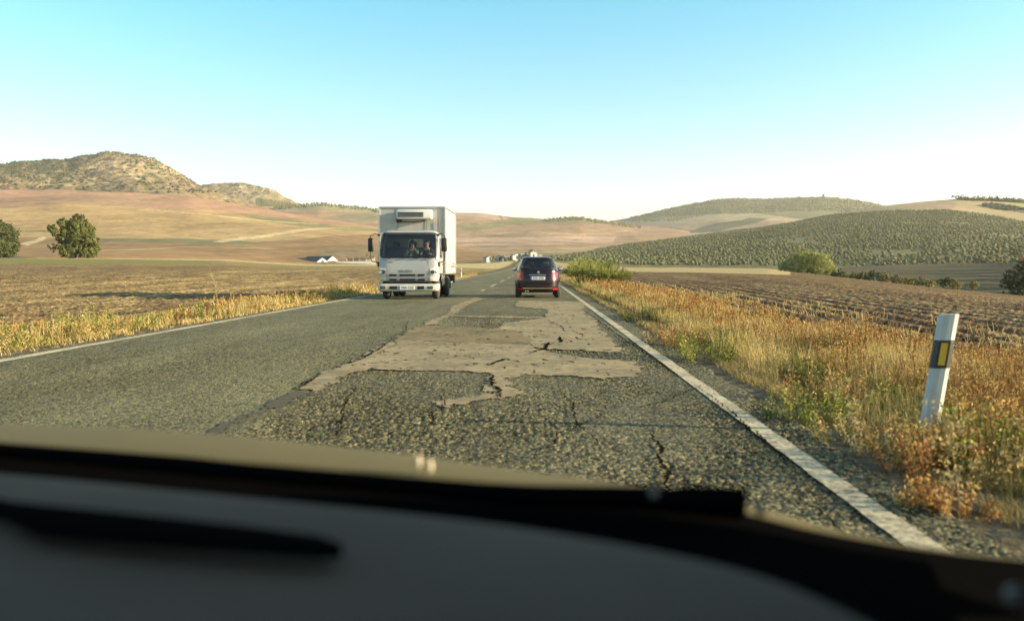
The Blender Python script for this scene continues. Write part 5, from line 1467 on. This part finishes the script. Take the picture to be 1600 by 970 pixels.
P = np.array([c[0] for c in cand[240:]]); P[:, 2] -= 0.4
extra = []; 
for H, a0, a1, cnt in ((A, -30, 130, 500), (A, 130, 320, 350), (B, 315, 400, 120)):
    for _ in range(cnt):
        px = rg.uniform(a0, a1); c_, cpy = crest(H, px); py = cpy + (rg.uniform(0, 1) ** 1.6) * (26 if a0 < 0 else 14)
        q = on_hill_px(H, px, min(py, 303))
        if q is not None: extra.append(q)
P = np.concatenate([P, np.array(extra)])
o = link('hillside_scrub', scatter('hillside_scrub', P, rg.uniform(0.8, 1.9, len(P)), lows2, rg, 0.8), leaf_m); tag(o, 'low dark scrub thickening along the mountain ridge', 'scrub', kind='stuff')
# olive rows on the shoulder right of the small rocky hill, ridge scrub of the far hill
P = []
for k in range(24):
    px0 = 402 + k * 2.6
    for j in range(12):
        py = ip(px0, [(400, 322), (440, 323), (470, 325)]) - j * 1.1 * (1 - (px0 - 400) / 90) 
        q = on_hill_px(B, px0 + j * 0.25, float(py)); 
        if q is not None: P.append(q)
for k in range(260):
    px = rg.uniform(430, 600); c_, cpy = crest(Ch, px); q = on_hill_px(Ch, px, cpy + rg.choice([0.2, 2.0, 4.0]) + rg.uniform(0, 0.5))
    if q is not None: P.append(q)
P = np.array(P)
o = link('orchard', scatter('orchard', P, rg.uniform(1.6, 2.4, len(P)), lows, rg), leaf_m); tag(o, 'orchard rows on the shoulder below the small rocky hill', 'orchard', kind='stuff')
P = []
for _ in range(3600):
    px = rg.uniform(985, 1375); c_, cpy = crest(D, px); py = cpy + rg.uniform(0, 1) ** 1.3 * min(22, abs(px - 960) * 0.25)
    row = round((px + py * 3) / 4) * 4 - py * 3
    q = on_hill_px(D, row + rg.normal() * 0.4, py)
    if q is not None: P.append(q)
for _ in range(300):
    px = rg.uniform(850, 1000); c_, cpy = crest(Ch, min(px, 1000)); q = on_hill_px(Ch, px, cpy + rg.uniform(0, 5))
    if q is not None: P.append(q)
P = np.array(P)
o = link('ridge_trees', scatter('ridge_trees', P, rg.uniform(1.3, 2.3, len(P)), lows, rg), leaf_m); tag(o, 'far tree cover along the ridge of the distant hill', 'woodland', kind='stuff')
c_, cpy = crest(D, 1283)
tw = empty('ruined_tower', (float(c_[0]), float(c_[1]), float(c_[2]) - 1)); tag(tw, 'tiny dark watchtower on the skyline of the distant hill', 'tower')
MB().lathe([(0, 4.2), (2, 3.8), (8, 3.4), (8.2, 3.8), (9.5, 3.7)], axis='Z', n=14).build('shaft', mat('tower_stone', (0.22, 0.19, 0.15), 0.9, noise=0.3, nscale=0.4), tw)
MB().lathe([(9.5, 3.9), (11.5, 0.1)], axis='Z', n=14).build('roof', mat('tower_roof', (0.15, 0.11, 0.09), 0.9), tw)
# skyline row of trees on the olive hill
for i, (px, w) in enumerate([(1488.5, 3.0), (1495, 4.5), (1503, 4.5), (1511, 4.5), (1521, 4.2), (1529.5, 5), (1538.5, 5), (1548, 5), (1557, 5), (1566, 5.2), (1575, 5), (1584, 4.6), (1594, 5), (1603, 5)]):
    c_, cpy = crest(E, px); Dk = math.hypot(c_[0], c_[1])
    k = F / Dk
    build_tree('skyline_tree', 'small round tree, number along the row, on the skyline', 'tree', Vector(c_.tolist()), [(px, cpy - 4.2, w * 0.62), (px - w * 0.35, cpy - 3.4, w * 0.45), (px + w * 0.35, cpy - 3.6, w * 0.45)], Dk, 260, 1.3, ((0.05, 0.06, 0.03), (0.10, 0.11, 0.05)), 'row of trees on the skyline of the olive hill', trunk_r=0.25, seed=500 + i, stems=0)['label'] = '%s small round tree from the left in the row on the right skyline' % ['first', 'second', 'third', 'fourth', 'fifth', 'sixth', 'seventh', 'eighth', 'ninth', 'tenth', 'eleventh', 'twelfth', 'thirteenth', 'fourteenth'][i]
P = []
for _ in range(260):
    px = rg.uniform(1492, 1625); c_, cpy = crest(E, px); q = on_hill_px(E, px, cpy + rg.uniform(0.3, 2.6 if px > 1505 else 1.5))
    if q is not None: P.append(q)
for _ in range(260):
    px = rg.uniform(1532, 1598); t = (px - 1532) / 66; py = 322 + t * 7 + rg.uniform(-1, 1) * (3.5 * math.sin(math.pi * min(1, t + 0.1)))
    q = on_hill_px(E, px, py)
    if q is not None: P.append(q)
P = np.array(P)
o = link('hilltop_thicket', scatter('hilltop_thicket', P, rg.uniform(1.6, 2.6, len(P)), lows2, rg, 0.8), leaf_m); tag(o, 'dark thicket below the skyline trees on the right hill', 'thicket', kind='stuff')

# ------------------------------------------------------------------ farm buildings and the hamlet at the end of the road
house_w = mat('dull_whitewash', (0.46, 0.46, 0.44), 0.85, noise=0.3, nscale=0.4, dirt=(0.35, 0.32, 0.28))
wall_w = mat('whitewash', (0.74, 0.72, 0.66), 0.85, noise=0.25, nscale=0.4, dirt=(0.55, 0.50, 0.42))
roof_dark = mat('dark_sheet_roof', (0.045, 0.055, 0.055), 0.6, noise=0.3, nscale=0.5)
roof_tile = mat('pale_tile_roof', (0.34, 0.26, 0.20), 0.9, noise=0.4, nscale=0.8)
opening = mat('dark_opening', (0.03, 0.03, 0.03), 0.8)
def barn(label, px, py, Dk, w, l, hw, hr, rz, roof, name='barn', door=True, grp=None, wins=2, anchor=None):
    b = at(px, py, Dk)
    e = empty(name, b, rz); tag(e, label, 'barn' if name == 'barn' else 'house', grp)
    bm = MB().prism([(-w/2, -1.0), (w/2, -1.0), (w/2, hw), (0, hr), (-w/2, hw)], 0, l).build('wall', wall_w if name == 'barn' else house_w, e)
    t = 0.12; o_ = 0.3; sl = (hr - hw) / (w / 2)
    MB().prism([(-w/2 - o_, hw - o_ * sl + 0.03), (0, hr + 0.03), (w/2 + o_, hw - o_ * sl + 0.03), (w/2 + o_, hw - o_ * sl + 0.03 + t), (0, hr + 0.03 + t), (-w/2 - o_, hw - o_ * sl + 0.03 + t)], -0.15, l + 0.15).build('roof', roof, e)
    if door: MB().box((0, -0.03, 0.9), (w * 0.22, 0.08, 2.0)).build('door', opening, e)
    for k in range(wins):
        MB().box((w/2 + 0.02, l * (k + 0.7) / (wins + 0.4), hw * 0.6), (0.06, 0.8, 0.7)).build('window', opening, e)
    return e
barn('low white barn with a dark roof, left of its taller neighbour in the left farm', 504, 412.8, 440, 7.6, 24, 0.9, 3.2, R(48), roof_dark)
barn('taller white gabled barn in the middle of the left farm', 520, 412.8, 452, 8.2, 24, 1.3, 4.2, R(48), roof_dark)
b = at(556, 413, 436)
e = empty('farm_wall', b); tag(e, 'long white wall of the farm running toward the truck', 'wall')
MB().box((0, 0, 0.3), (20.5, 0.3, 2.6)).build('wall', wall_w, e); MB().box((0, 0, 1.63), (20.7, 0.42, 0.08)).build('coping', roof_tile, e)
b = at(562, 408, 452)
e = empty('farm_shed', b); tag(e, 'long low open shed behind the white farm wall', 'shed')
MB().prism([(-7.5, 1.6), (7.5, 1.6), (7.5, 1.8), (-7.5, 2.3)], 0, 4).build('roof', roof_tile, e)
for k in range(5): MB().box((-7 + k * 3.5, 0.2, 0.5), (0.2, 0.2, 2.6)).build('post', wall_w, e)
MB().box((0, 3.9, 0.4), (15, 0.2, 2.2)).build('back_wall', wall_w, e)
for i, (px, py, r, lab) in enumerate([(573, 400, 6, 'yellowing tree behind the farm wall beside the truck mirror'), (562, 402, 3.5, 'thin yellow tree behind the farm wall'), (584, 399, 5, 'yellow green tree just behind the truck')]):
    b = at(px, 409, 462); build_tree('farm_tree', lab, 'tree', b, [(px, py, r * 0.8), (px - r * 0.5, py + 3, r * 0.6), (px + r * 0.5, py + 2, r * 0.6)], 462, 500, 0.6, ((0.30, 0.28, 0.08), (0.48, 0.40, 0.16)), None, trunk_r=0.15, seed=600 + i)
hs = [(766, 406, 5.5, 5, 1.8, 2.8, R(30), 'leftmost low house of the hamlet, half hidden by trees'), (781, 405, 6, 5, 2.0, 3.1, R(-20), 'small pale house left of centre in the hamlet'), (790, 406.5, 5, 6, 1.8, 2.7, R(40), 'low house in front of the dark hamlet trees'), (799, 404, 8, 6, 1.8, 2.8, R(10), 'white gabled house in the centre of the hamlet'), (808, 403, 7, 7, 1.8, 2.9, R(35), 'grey white house behind the centre of the hamlet'), (816, 405, 7, 6, 1.7, 2.6, R(-10), 'white house right of the hamlet centre'), (822, 401, 22, 6, 2.4, 3.2, R(4), 'long low pale roofed building along the back of the hamlet'), (834, 401, 4.5, 4, 3.0, 3.8, R(20), 'tallest white house at the right end of the hamlet')]
for px, py, w, l, hw, hr, rz, lab in hs:
    barn(lab, px, py + 1.8, 455 if w < 20 else 470, w * 0.82, l * 0.85, hw * 0.95, hr * 0.9, rz, roof_tile if w != 5 else roof_dark, 'house', True, 'white houses of the hamlet', 1)
for i, (px, py, r, c) in enumerate([(769, 402, 3.5, 0), (786, 401, 3.2, 0), (794, 404, 3.0, 2), (803, 407, 2.6, 1), (830, 392, 3.6, 0), (812, 398, 2.2, 2), (822, 396, 2.0, 1), (776, 405, 2.6, 2)]):
    b = at(px, 408, 448 if i != 4 else 470); 
    build_tree('hamlet_tree', '', 'tree', b, [(px, py, r * 0.8), (px - r * 0.5, py + 1.5, r * 0.6), (px + r * 0.5, py + 1, r * 0.6)], 448 if i != 4 else 470, 350, 0.6, HC[c], 'trees among the hamlet houses', trunk_r=0.13, seed=640 + i)['label'] = '%s tree %s of the hamlet' % (HL[c], ['at the left end', 'left of the centre', 'in front of the white houses', 'in front of the gabled house', 'on a tall trunk at the right end', 'behind the central roofs', 'beside the long building', 'between the two left houses'][i])

# ------------------------------------------------------------------ roadside vegetation
STRAW = np.array([[0.52, 0.40, 0.18], [0.44, 0.31, 0.12], [0.58, 0.46, 0.24], [0.38, 0.29, 0.10], [0.46, 0.36, 0.12]])
RUST = np.array([[0.44, 0.25, 0.09], [0.32, 0.15, 0.06], [0.50, 0.33, 0.12], [0.38, 0.24, 0.08], [0.54, 0.40, 0.15]])
GREEN = np.array([[0.18, 0.21, 0.045], [0.27, 0.28, 0.06], [0.11, 0.14, 0.035], [0.38, 0.35, 0.08]])
def weeds(S, P, H, pal, rg, leaves=26, lsize=0.03, spread=0.12, stem=0.004, top=0.35):
    """leafy stems: each stem a thin tube with leaves along its upper part"""
    n = len(P); a = rg.uniform(0, 6.28, n); ln = rg.uniform(0.05, 0.35, n) * H
    tip = P + np.stack([np.cos(a) * ln, np.sin(a) * ln, H], -1)
    w = np.full(n, stem) * np.clip(P[:, 1] / 6, 1, 6)
    sc = pal[rg.integers(0, len(pal), n)]
    S.quads(tube_quads(P, tip, w, w * 0.5, 3), np.tile(sc * 0.75, (3, 1)))
    k = np.repeat(np.arange(n), leaves); m_ = len(k)
    t = top + (1 - top) * rg.uniform(0, 1, m_) ** 0.8
    Q = P[k] * (1 - t)[:, None] + tip[k] * t[:, None]
    Q = Q + rg.normal(size=(m_, 3)) * (spread * H[k] * 0.5 * (1.15 - t))[:, None] 
    N = unit(rg.normal(size=(m_, 3)) + np.array([0, 0, 0.4]))
    C = sc[k] * rg.uniform(0.7, 1.35, m_)[:, None]
    sz = lsize * np.clip(P[k, 1] / 7, 1, 4) ** 0.7
    S.quads(leaf_quads(Q, N, sz * rg.uniform(0.6, 1.4, m_), rg, 0.5), C)
def straw(S, P, H, pal, rg, w=0.004, lean=0.3, seeds=True):
    n = len(P); W = w * np.clip(P[:, 1] / 5, 1, 8) * rg.uniform(0.7, 1.4, n)
    a = rg.uniform(0, 6.28, n); ln = rg.uniform(0, lean, n) * H
    L_ = np.stack([np.cos(a) * ln - 0.08 * H, np.sin(a) * ln], -1)
    q1, q2 = blade_quads(P, H, W, L_, rg, 0.2)
    C = pal[rg.integers(0, len(pal), n)] * rg.uniform(0.75, 1.2, n)[:, None]
    S.quads(q1, C * 0.85); S.quads(q2, C)
    if seeds:
        m_ = rg.uniform(size=n) < 0.35
        T = (q2[m_, 2] + q2[m_, 3]) / 2
        for k in range(3):
            S.quads(leaf_quads(T - np.array([0, 0, 1.0]) * (k * 0.02 * np.clip(P[m_, 1] / 6, 1, 4))[:, None], unit(rg.normal(size=(m_.sum(), 3))), W[m_] * 2.8, rg, 0.35), C[m_] * 0.95)
def field_pts(n, xlo, xhi, y0, y1, rg, power=1.0):
    """more points near the camera"""
    y = y0 * (y1 / y0) ** (rg.uniform(0, 1, n) ** power)
    x = rg.uniform(0, 1, n) * (xhi - xlo) + xlo
    return x, y
def place(x, y): return np.stack([x, y, ground_z(x, y) - 0.02], -1)
rg = np.random.default_rng(11)
def clump(x, y, s, seed): return fbm(x * s, y * s, 4, seed, 0.6)
# --- right verge
S = Soup()
x, y = field_pts(90000, 2.2, 5.4, 2.2, 90, rg, 1.0)
ed = 2.25 + 0.5 * clump(x, y, 0.9, 1); m = (x > ed) & (clump(x, y, 1.7, 3) > 0.40)
x, y = x[m], y[m]; P = place(x, y)
fall = sstep(5.3, 4.0, x) * sstep(2.2, 3.0, x)
straw(S, P, (0.20 + 0.58 * clump(x, y, 0.8, 9) * rg.uniform(0.4, 1.1, len(x))) * (0.45 + 0.55 * fall), STRAW, rg, 0.0035)
# short litter at the asphalt edge
x, y = field_pts(90000, 1.98, 3.3, 2.2, 80, rg, 1.0)
m = (clump(x, y, 2.6, 31) > 0.43) & (x > 2.0 + 0.25 * clump(x, y, 2, 5)); x, y = x[m], y[m]
straw(S, place(x, y), rg.uniform(0.03, 0.12, len(x)), STRAW * 0.95, rg, 0.004, 1.2, False)
# field edge stubble
x, y = field_pts(14000, 4.6, 9.0, 6, 60, rg, 0.9); m = clump(x, y, 1.3, 37) > 0.52 + (x - 4.6) * 0.03; x, y = x[m], y[m]
straw(S, place(x, y), rg.uniform(0.05, 0.3, len(x)), STRAW, rg, 0.004, 0.8, False)
o = link('dry_grass', S.mesh('dry_grass'), grass_m); tag(o, 'dry straw grass filling the right roadside verge', 'grass', kind='stuff')
S = Soup()
x, y = field_pts(12500, 2.5, 5.0, 2.5, 85, rg, 0.9); m = (clump(x, y, 0.9, 51) > 0.45) & (x > 2.75 + 0.5 * clump(x, y, 0.9, 1)); x, y = x[m], y[m]
weeds(S, place(x, y), 0.24 + 0.50 * clump(x, y, 0.7, 53) * rg.uniform(0.6, 1.2, len(x)), RUST, rg, 38, 0.017, 0.35)
x, y = field_pts(7500, 2.45, 4.8, 2.5, 85, rg, 0.95); m = (clump(x, y, 0.9, 61) > 0.45) & (x > 2.55 + 0.5 * clump(x, y, 0.9, 1)); x, y = x[m], y[m]
weeds(S, place(x, y), 0.14 + 0.34 * clump(x, y, 0.7, 63) * rg.uniform(0.6, 1.2, len(x)), GREEN, rg, 38, 0.017, 0.45, top=0.15)
o = link('roadside_weeds', S.mesh('roadside_weeds'), grass_m); tag(o, 'rust red and green weeds mixed through the right verge', 'weeds', kind='stuff')
# --- left verge
S = Soup()
x, y = field_pts(26000, -9.4, -6.85, 8, 110, rg, 0.9)
m = (x < -7.05 - 0.5 * clump(x, y, 0.8, 2)) & (clump(x, y, 1.1, 4) > 0.48); x, y = x[m], y[m]
fall = sstep(-9.4, -8.4, x) 
straw(S, place(x, y), (0.10 + 0.44 * clump(x, y, 0.45, 19) * rg.uniform(0.3, 1.1, len(x))) * (0.4 + 0.6 * fall), STRAW, rg, 0.0045)
x, y = field_pts(14000, -7.6, -6.8, 8, 90, rg, 0.9); m = clump(x, y, 2.2, 5) > 0.45; x, y = x[m], y[m]
straw(S, place(x, y), rg.uniform(0.04, 0.14, len(x)), STRAW, rg, 0.005, 1.0, False)
o = link('dry_grass', S.mesh('dry_grass'), grass_m); tag(o, 'dry straw grass along the left roadside verge', 'grass', kind='stuff')
S = Soup()
x, y = field_pts(1500, -9.6, -7.5, 9, 110, rg, 0.9); m = clump(x, y, 0.45, 71) > 0.5; x, y = x[m], y[m]
weeds(S, place(x, y), 0.12 + 0.38 * clump(x, y, 0.5, 73) * rg.uniform(0.6, 1.2, len(x)), RUST * 0.9, rg, 30, 0.024, 0.4)
x, y = field_pts(1200, -9.2, -7.6, 9, 110, rg, 0.9); m = clump(x, y, 0.45, 75) > 0.5; x, y = x[m], y[m]
weeds(S, place(x, y), 0.1 + 0.38 * clump(x, y, 0.5, 76) * rg.uniform(0.6, 1.2, len(x)), GREEN, rg, 30, 0.024, 0.5, top=0.1)
o = link('roadside_weeds', S.mesh('roadside_weeds'), grass_m); tag(o, 'green and brown weeds mixed through the left verge', 'weeds', kind='stuff')

# --- single plants that stand out
def plant(name, label, cat, x, y, h, kind, seed, group=None, n=60, w=0.35):
    rg = np.random.default_rng(seed); z = float(ground_z(x, y)); S = Soup()
    if kind == 'broom':
        k = n; a = rg.uniform(0, 6.28, k); r = rg.uniform(0, 1, k) ** 0.5 * w * 0.35
        P = np.stack([np.cos(a) * r, np.sin(a) * r, np.full(k, -0.05)], -1)
        out = rg.uniform(0.25, 1.0, k) * w
        mid = P + np.stack([np.cos(a) * out * 0.55, np.sin(a) * out * 0.55, h * rg.uniform(0.4, 0.6, k)], -1)
        tip = P + np.stack([np.cos(a) * out, np.sin(a) * out, h * rg.uniform(0.55, 1.0, k) * (1 - 0.25 * (out / w) ** 2)], -1)
        C = np.array([[0.26, 0.28, 0.08]]) * rg.uniform(0.6, 1.4, k)[:, None]
        S.quads(tube_quads(P, mid, np.full(k, 0.02), np.full(k, 0.012), 3), np.tile(C * 0.7, (3, 1)))
        S.quads(tube_quads(mid, tip, np.full(k, 0.012), np.full(k, 0.005), 3), np.tile(C, (3, 1)))
        for j in range(26):
            t = rg.uniform(0, 1, k)[:, None]; q = mid * (1 - t) + tip * t
            d = unit(np.stack([np.cos(a) * 0.5, np.sin(a) * 0.5, np.full(k, 1.0)], -1) + rg.normal(size=(k, 3)) * 0.35)
            q2 = q + d * rg.uniform(0.15, 0.4, k)[:, None] * h / 1.7
            S.quads(tube_quads(q, q2, np.full(k, 0.011), np.full(k, 0.004), 3), np.tile(np.array([[0.34, 0.35, 0.10]]) * rg.uniform(0.6, 1.35, k)[:, None], (3, 1)))
    elif kind == 'stalk':
        P = np.array([[0, 0, -0.05]]); lean = np.array([0.25 if seed % 2 else -0.2, 0.05])
        pts_ = [np.array([[lean[0] * h * t * t, lean[1] * h * t, h * t]]) for t in np.linspace(0, 1, 7)]
        C = np.array([[0.48, 0.38, 0.20]])
        for i in range(6): S.quads(tube_quads(pts_[i], pts_[i + 1], np.array([w * (1 - i * 0.13)]), np.array([w * (1 - (i + 1) * 0.13)]), 5), np.tile(C, (5, 1)))
        for j in range(9):
            i = rg.integers(2, 6); a = rg.uniform(0, 6.28); q = pts_[i]; q2 = q + np.array([[math.cos(a) * 0.14 * h, math.sin(a) * 0.14 * h, 0.13 * h]])
            S.quads(tube_quads(q, q2, np.array([w * 0.5]), np.array([w * 0.25]), 4), np.tile(C, (4, 1)))
            m_ = 6; S.quads(leaf_quads(q2 + rg.normal(size=(m_, 3)) * 0.02, unit(rg.normal(size=(m_, 3))), 0.03, rg, 0.5), np.tile(C * 0.8, (m_, 1)))
    else:
        pal = {'green': GREEN, 'rust': RUST, 'straw': STRAW, 'dark': GREEN * 0.5}[kind]
        k = n; a = rg.uniform(0, 6.28, k); r = rg.uniform(0, 1, k) ** 0.5 * w
        P = np.stack([np.cos(a) * r, np.sin(a) * r, np.full(k, -0.03)], -1); H_ = h * rg.uniform(0.5, 1.0, k) * (1 - 0.4 * (r / w) ** 2)
        yy = P.copy(); yy[:, 1] = y
        # leafy stems in local coordinates, sized for the plant's real distance
        tip = P + np.stack([np.cos(a) * r * 0.5, np.sin(a) * r * 0.5, H_], -1)
        ws = np.full(k, 0.004 + h * 0.004); sc = pal[rg.integers(0, len(pal), k)]
        S.quads(tube_quads(P, tip, ws, ws * 0.5, 3), np.tile(sc * 0.7, (3, 1)))
        L_ = 64; kk = np.repeat(np.arange(k), L_); t = rg.uniform(0.1, 1.0, len(kk))
        Q = P[kk] * (1 - t)[:, None] + tip[kk] * t[:, None] + rg.normal(size=(len(kk), 3)) * 0.06 * h
        S.quads(leaf_quads(Q, unit(rg.normal(size=(len(kk), 3)) + np.array([0, 0, 0.4])), (0.016 + 0.022 * h) * rg.uniform(0.6, 1.4, len(kk)), rg, 0.5), sc[kk] * rg.uniform(0.7, 1.35, len(kk))[:, None])
    o = link(name, S.mesh(name), grass_m); o.location = (x, y, z); tag(o, label, cat, group)
    return o
# broom bushes behind the small car
for i, (px, py, h, w, lab) in enumerate([(916, 446, 1.55, 1.3, 'front left yellow green broom bush on the right verge'), (950, 447, 1.35, 1.3, 'front right yellow green broom bush nearest the field'), (934, 441, 1.75, 1.4, 'tallest yellow green broom bush in the middle of its clump'), (900, 436, 1.5, 1.1, 'broom bush just right of the small car mirror'), (962, 444, 1.1, 1.0, 'low broom bush at the right end of its clump'), (912, 433, 2.0, 1.5, 'far broom bush behind the others beside the road')]):
    g = on_ground(px, py); plant('broom_bush', lab, 'bush', g.x, g.y, h * 1.08, 'broom', 900 + i, 'broom bushes beyond the right verge', 70, w * 0.9)
PL = [(1262, 652, 0.34, .25, 'green', 'leafy green weed clump beside the edge line, left of the white post'), (1515, 720, 0.50, .30, 'green', 'tall green weed growing against the foot of the white post'), (1470, 735, 0.42, .30, 'rust', 'rust red weed clump in front of the white post'), (1560, 700, 0.55, .35, 'rust', 'rust red weed clump right of the white post'), (1452, 722, 0.30, .16, 'rust', 'small orange weed clump hiding the foot of the white post'), (1480, 790, 0.22, .16, 'rust', 'low orange weed clump at the gravel edge near the bonnet'),
      (1400, 645, 0.42, .30, 'green', 'green weed clump just left of the white post'), (1060, 535, 0.5, .4, 'rust', 'rust brown weed clump halfway along the right verge'), (1110, 560, 0.5, .4, 'green', 'green weed clump halfway along the right verge'), (1010, 500, 0.5, .45, 'dark', 'dark low bush at the roadside, third clump past the broom'), (955, 470, 0.55, .5, 'dark', 'dark low bush close behind the edge line near the broom'), (925, 455, 0.6, .5, 'rust', 'rusty bush at the road edge before the broom'),
      (1290, 620, 0.45, .35, 'rust', 'rust red weed clump left of the post by two metres'), (1360, 690, 0.30, .3, 'straw', 'pale straw tuft on the gravel shoulder'), (908, 450, 0.5, .4, 'green', 'green tuft at the edge line close to the small car')]
for i, (px, py, h, w, kd, lab) in enumerate(PL):
    g = on_ground(px, py); plant('roadside_plant', lab, 'plant', g.x, g.y, h, kd, 930 + i, 'weed clumps on the right verge', 30, w)
PL2 = [(205, 514, 0.62, .7, 'green', 'large yellow green weed clump on the left verge'), (170, 522, 0.55, .55, 'straw', 'straw coloured clump left of the large green one on the left verge'), (320, 493, 0.35, .55, 'dark', 'low dark green plant at the left road edge'), (500, 468, 0.55, .8, 'dark', 'dark brown bush on the left verge before the truck'), (535, 464, 0.6, .8, 'straw', 'straw bush on the left verge beside the truck shadow'), (470, 470, 0.5, .7, 'rust', 'reddish bush left of the dark bush on the left verge'), (60, 545, 0.6, .5, 'straw', 'pale straw clump near the left picture edge'), (15, 540, 0.6, .6, 'green', 'yellowish clump at the left picture edge'), (395, 483, 0.4, .5, 'rust', 'brown clump midway along the left verge'), (565, 458, 0.8, .8, 'straw', 'tall straw clump just left of the truck')]
for i, (px, py, h, w, kd, lab) in enumerate(PL2):
    g = on_ground(px, py); plant('roadside_plant', lab, 'plant', min(g.x, -7.1 - w), g.y, h, kd, 960 + i, 'weed clumps on the left verge', 40, w)
for i, (px, py, h, w, lab) in enumerate([(1500, 800, 0.55, 0.0042, 'tall bare dry stalk in front of the white post'), (1480, 815, 0.30, 0.003, 'short bare dry stalk beside the tall one'), (340, 478, 1.3, 0.010, 'very tall thin yellow stalk on the left verge'), (1330, 700, 0.38, 0.003, 'thin dry stalk on the shoulder left of the post'), (1215, 600, 0.6, 0.004, 'dry forked stalk above the right weeds'), (1590, 760, 0.5, 0.004, 'dry stalk at the right picture edge')]):
    g = on_ground(px, py); plant('dry_stalk', lab, 'plant', g.x, g.y, h, 'stalk', 980 + i, 'tall dry stalks along the road', 1, w)

# ------------------------------------------------------------------ the air between the camera and the hills
def build_haze():
    bm = bmesh.new(); bmesh.ops.create_cube(bm, size=1.0)
    me = bpy.data.meshes.new('haze'); bm.to_mesh(me); bm.free()
    o = link('haze', me); o.scale = (9000, 9000, 360); o.location = (0, 0, -60 + 180)
    m = bpy.data.materials.new('haze'); m.use_nodes = True; nt = m.node_tree
    nt.nodes.remove(nt.nodes['Principled BSDF'])
    v = nt.nodes.new('ShaderNodeVolumePrincipled'); v.inputs['Density'].default_value = 0.00009; v.inputs['Color'].default_value = (1.0, 0.96, 0.88, 1); v.inputs['Anisotropy'].default_value = 0.2
    nt.links.new(v.outputs[0], nt.nodes['Material Output'].inputs['Volume'])
    me.materials.append(m); tag(o, 'thin pale haze over the valley', 'haze', kind='stuff')
build_haze()
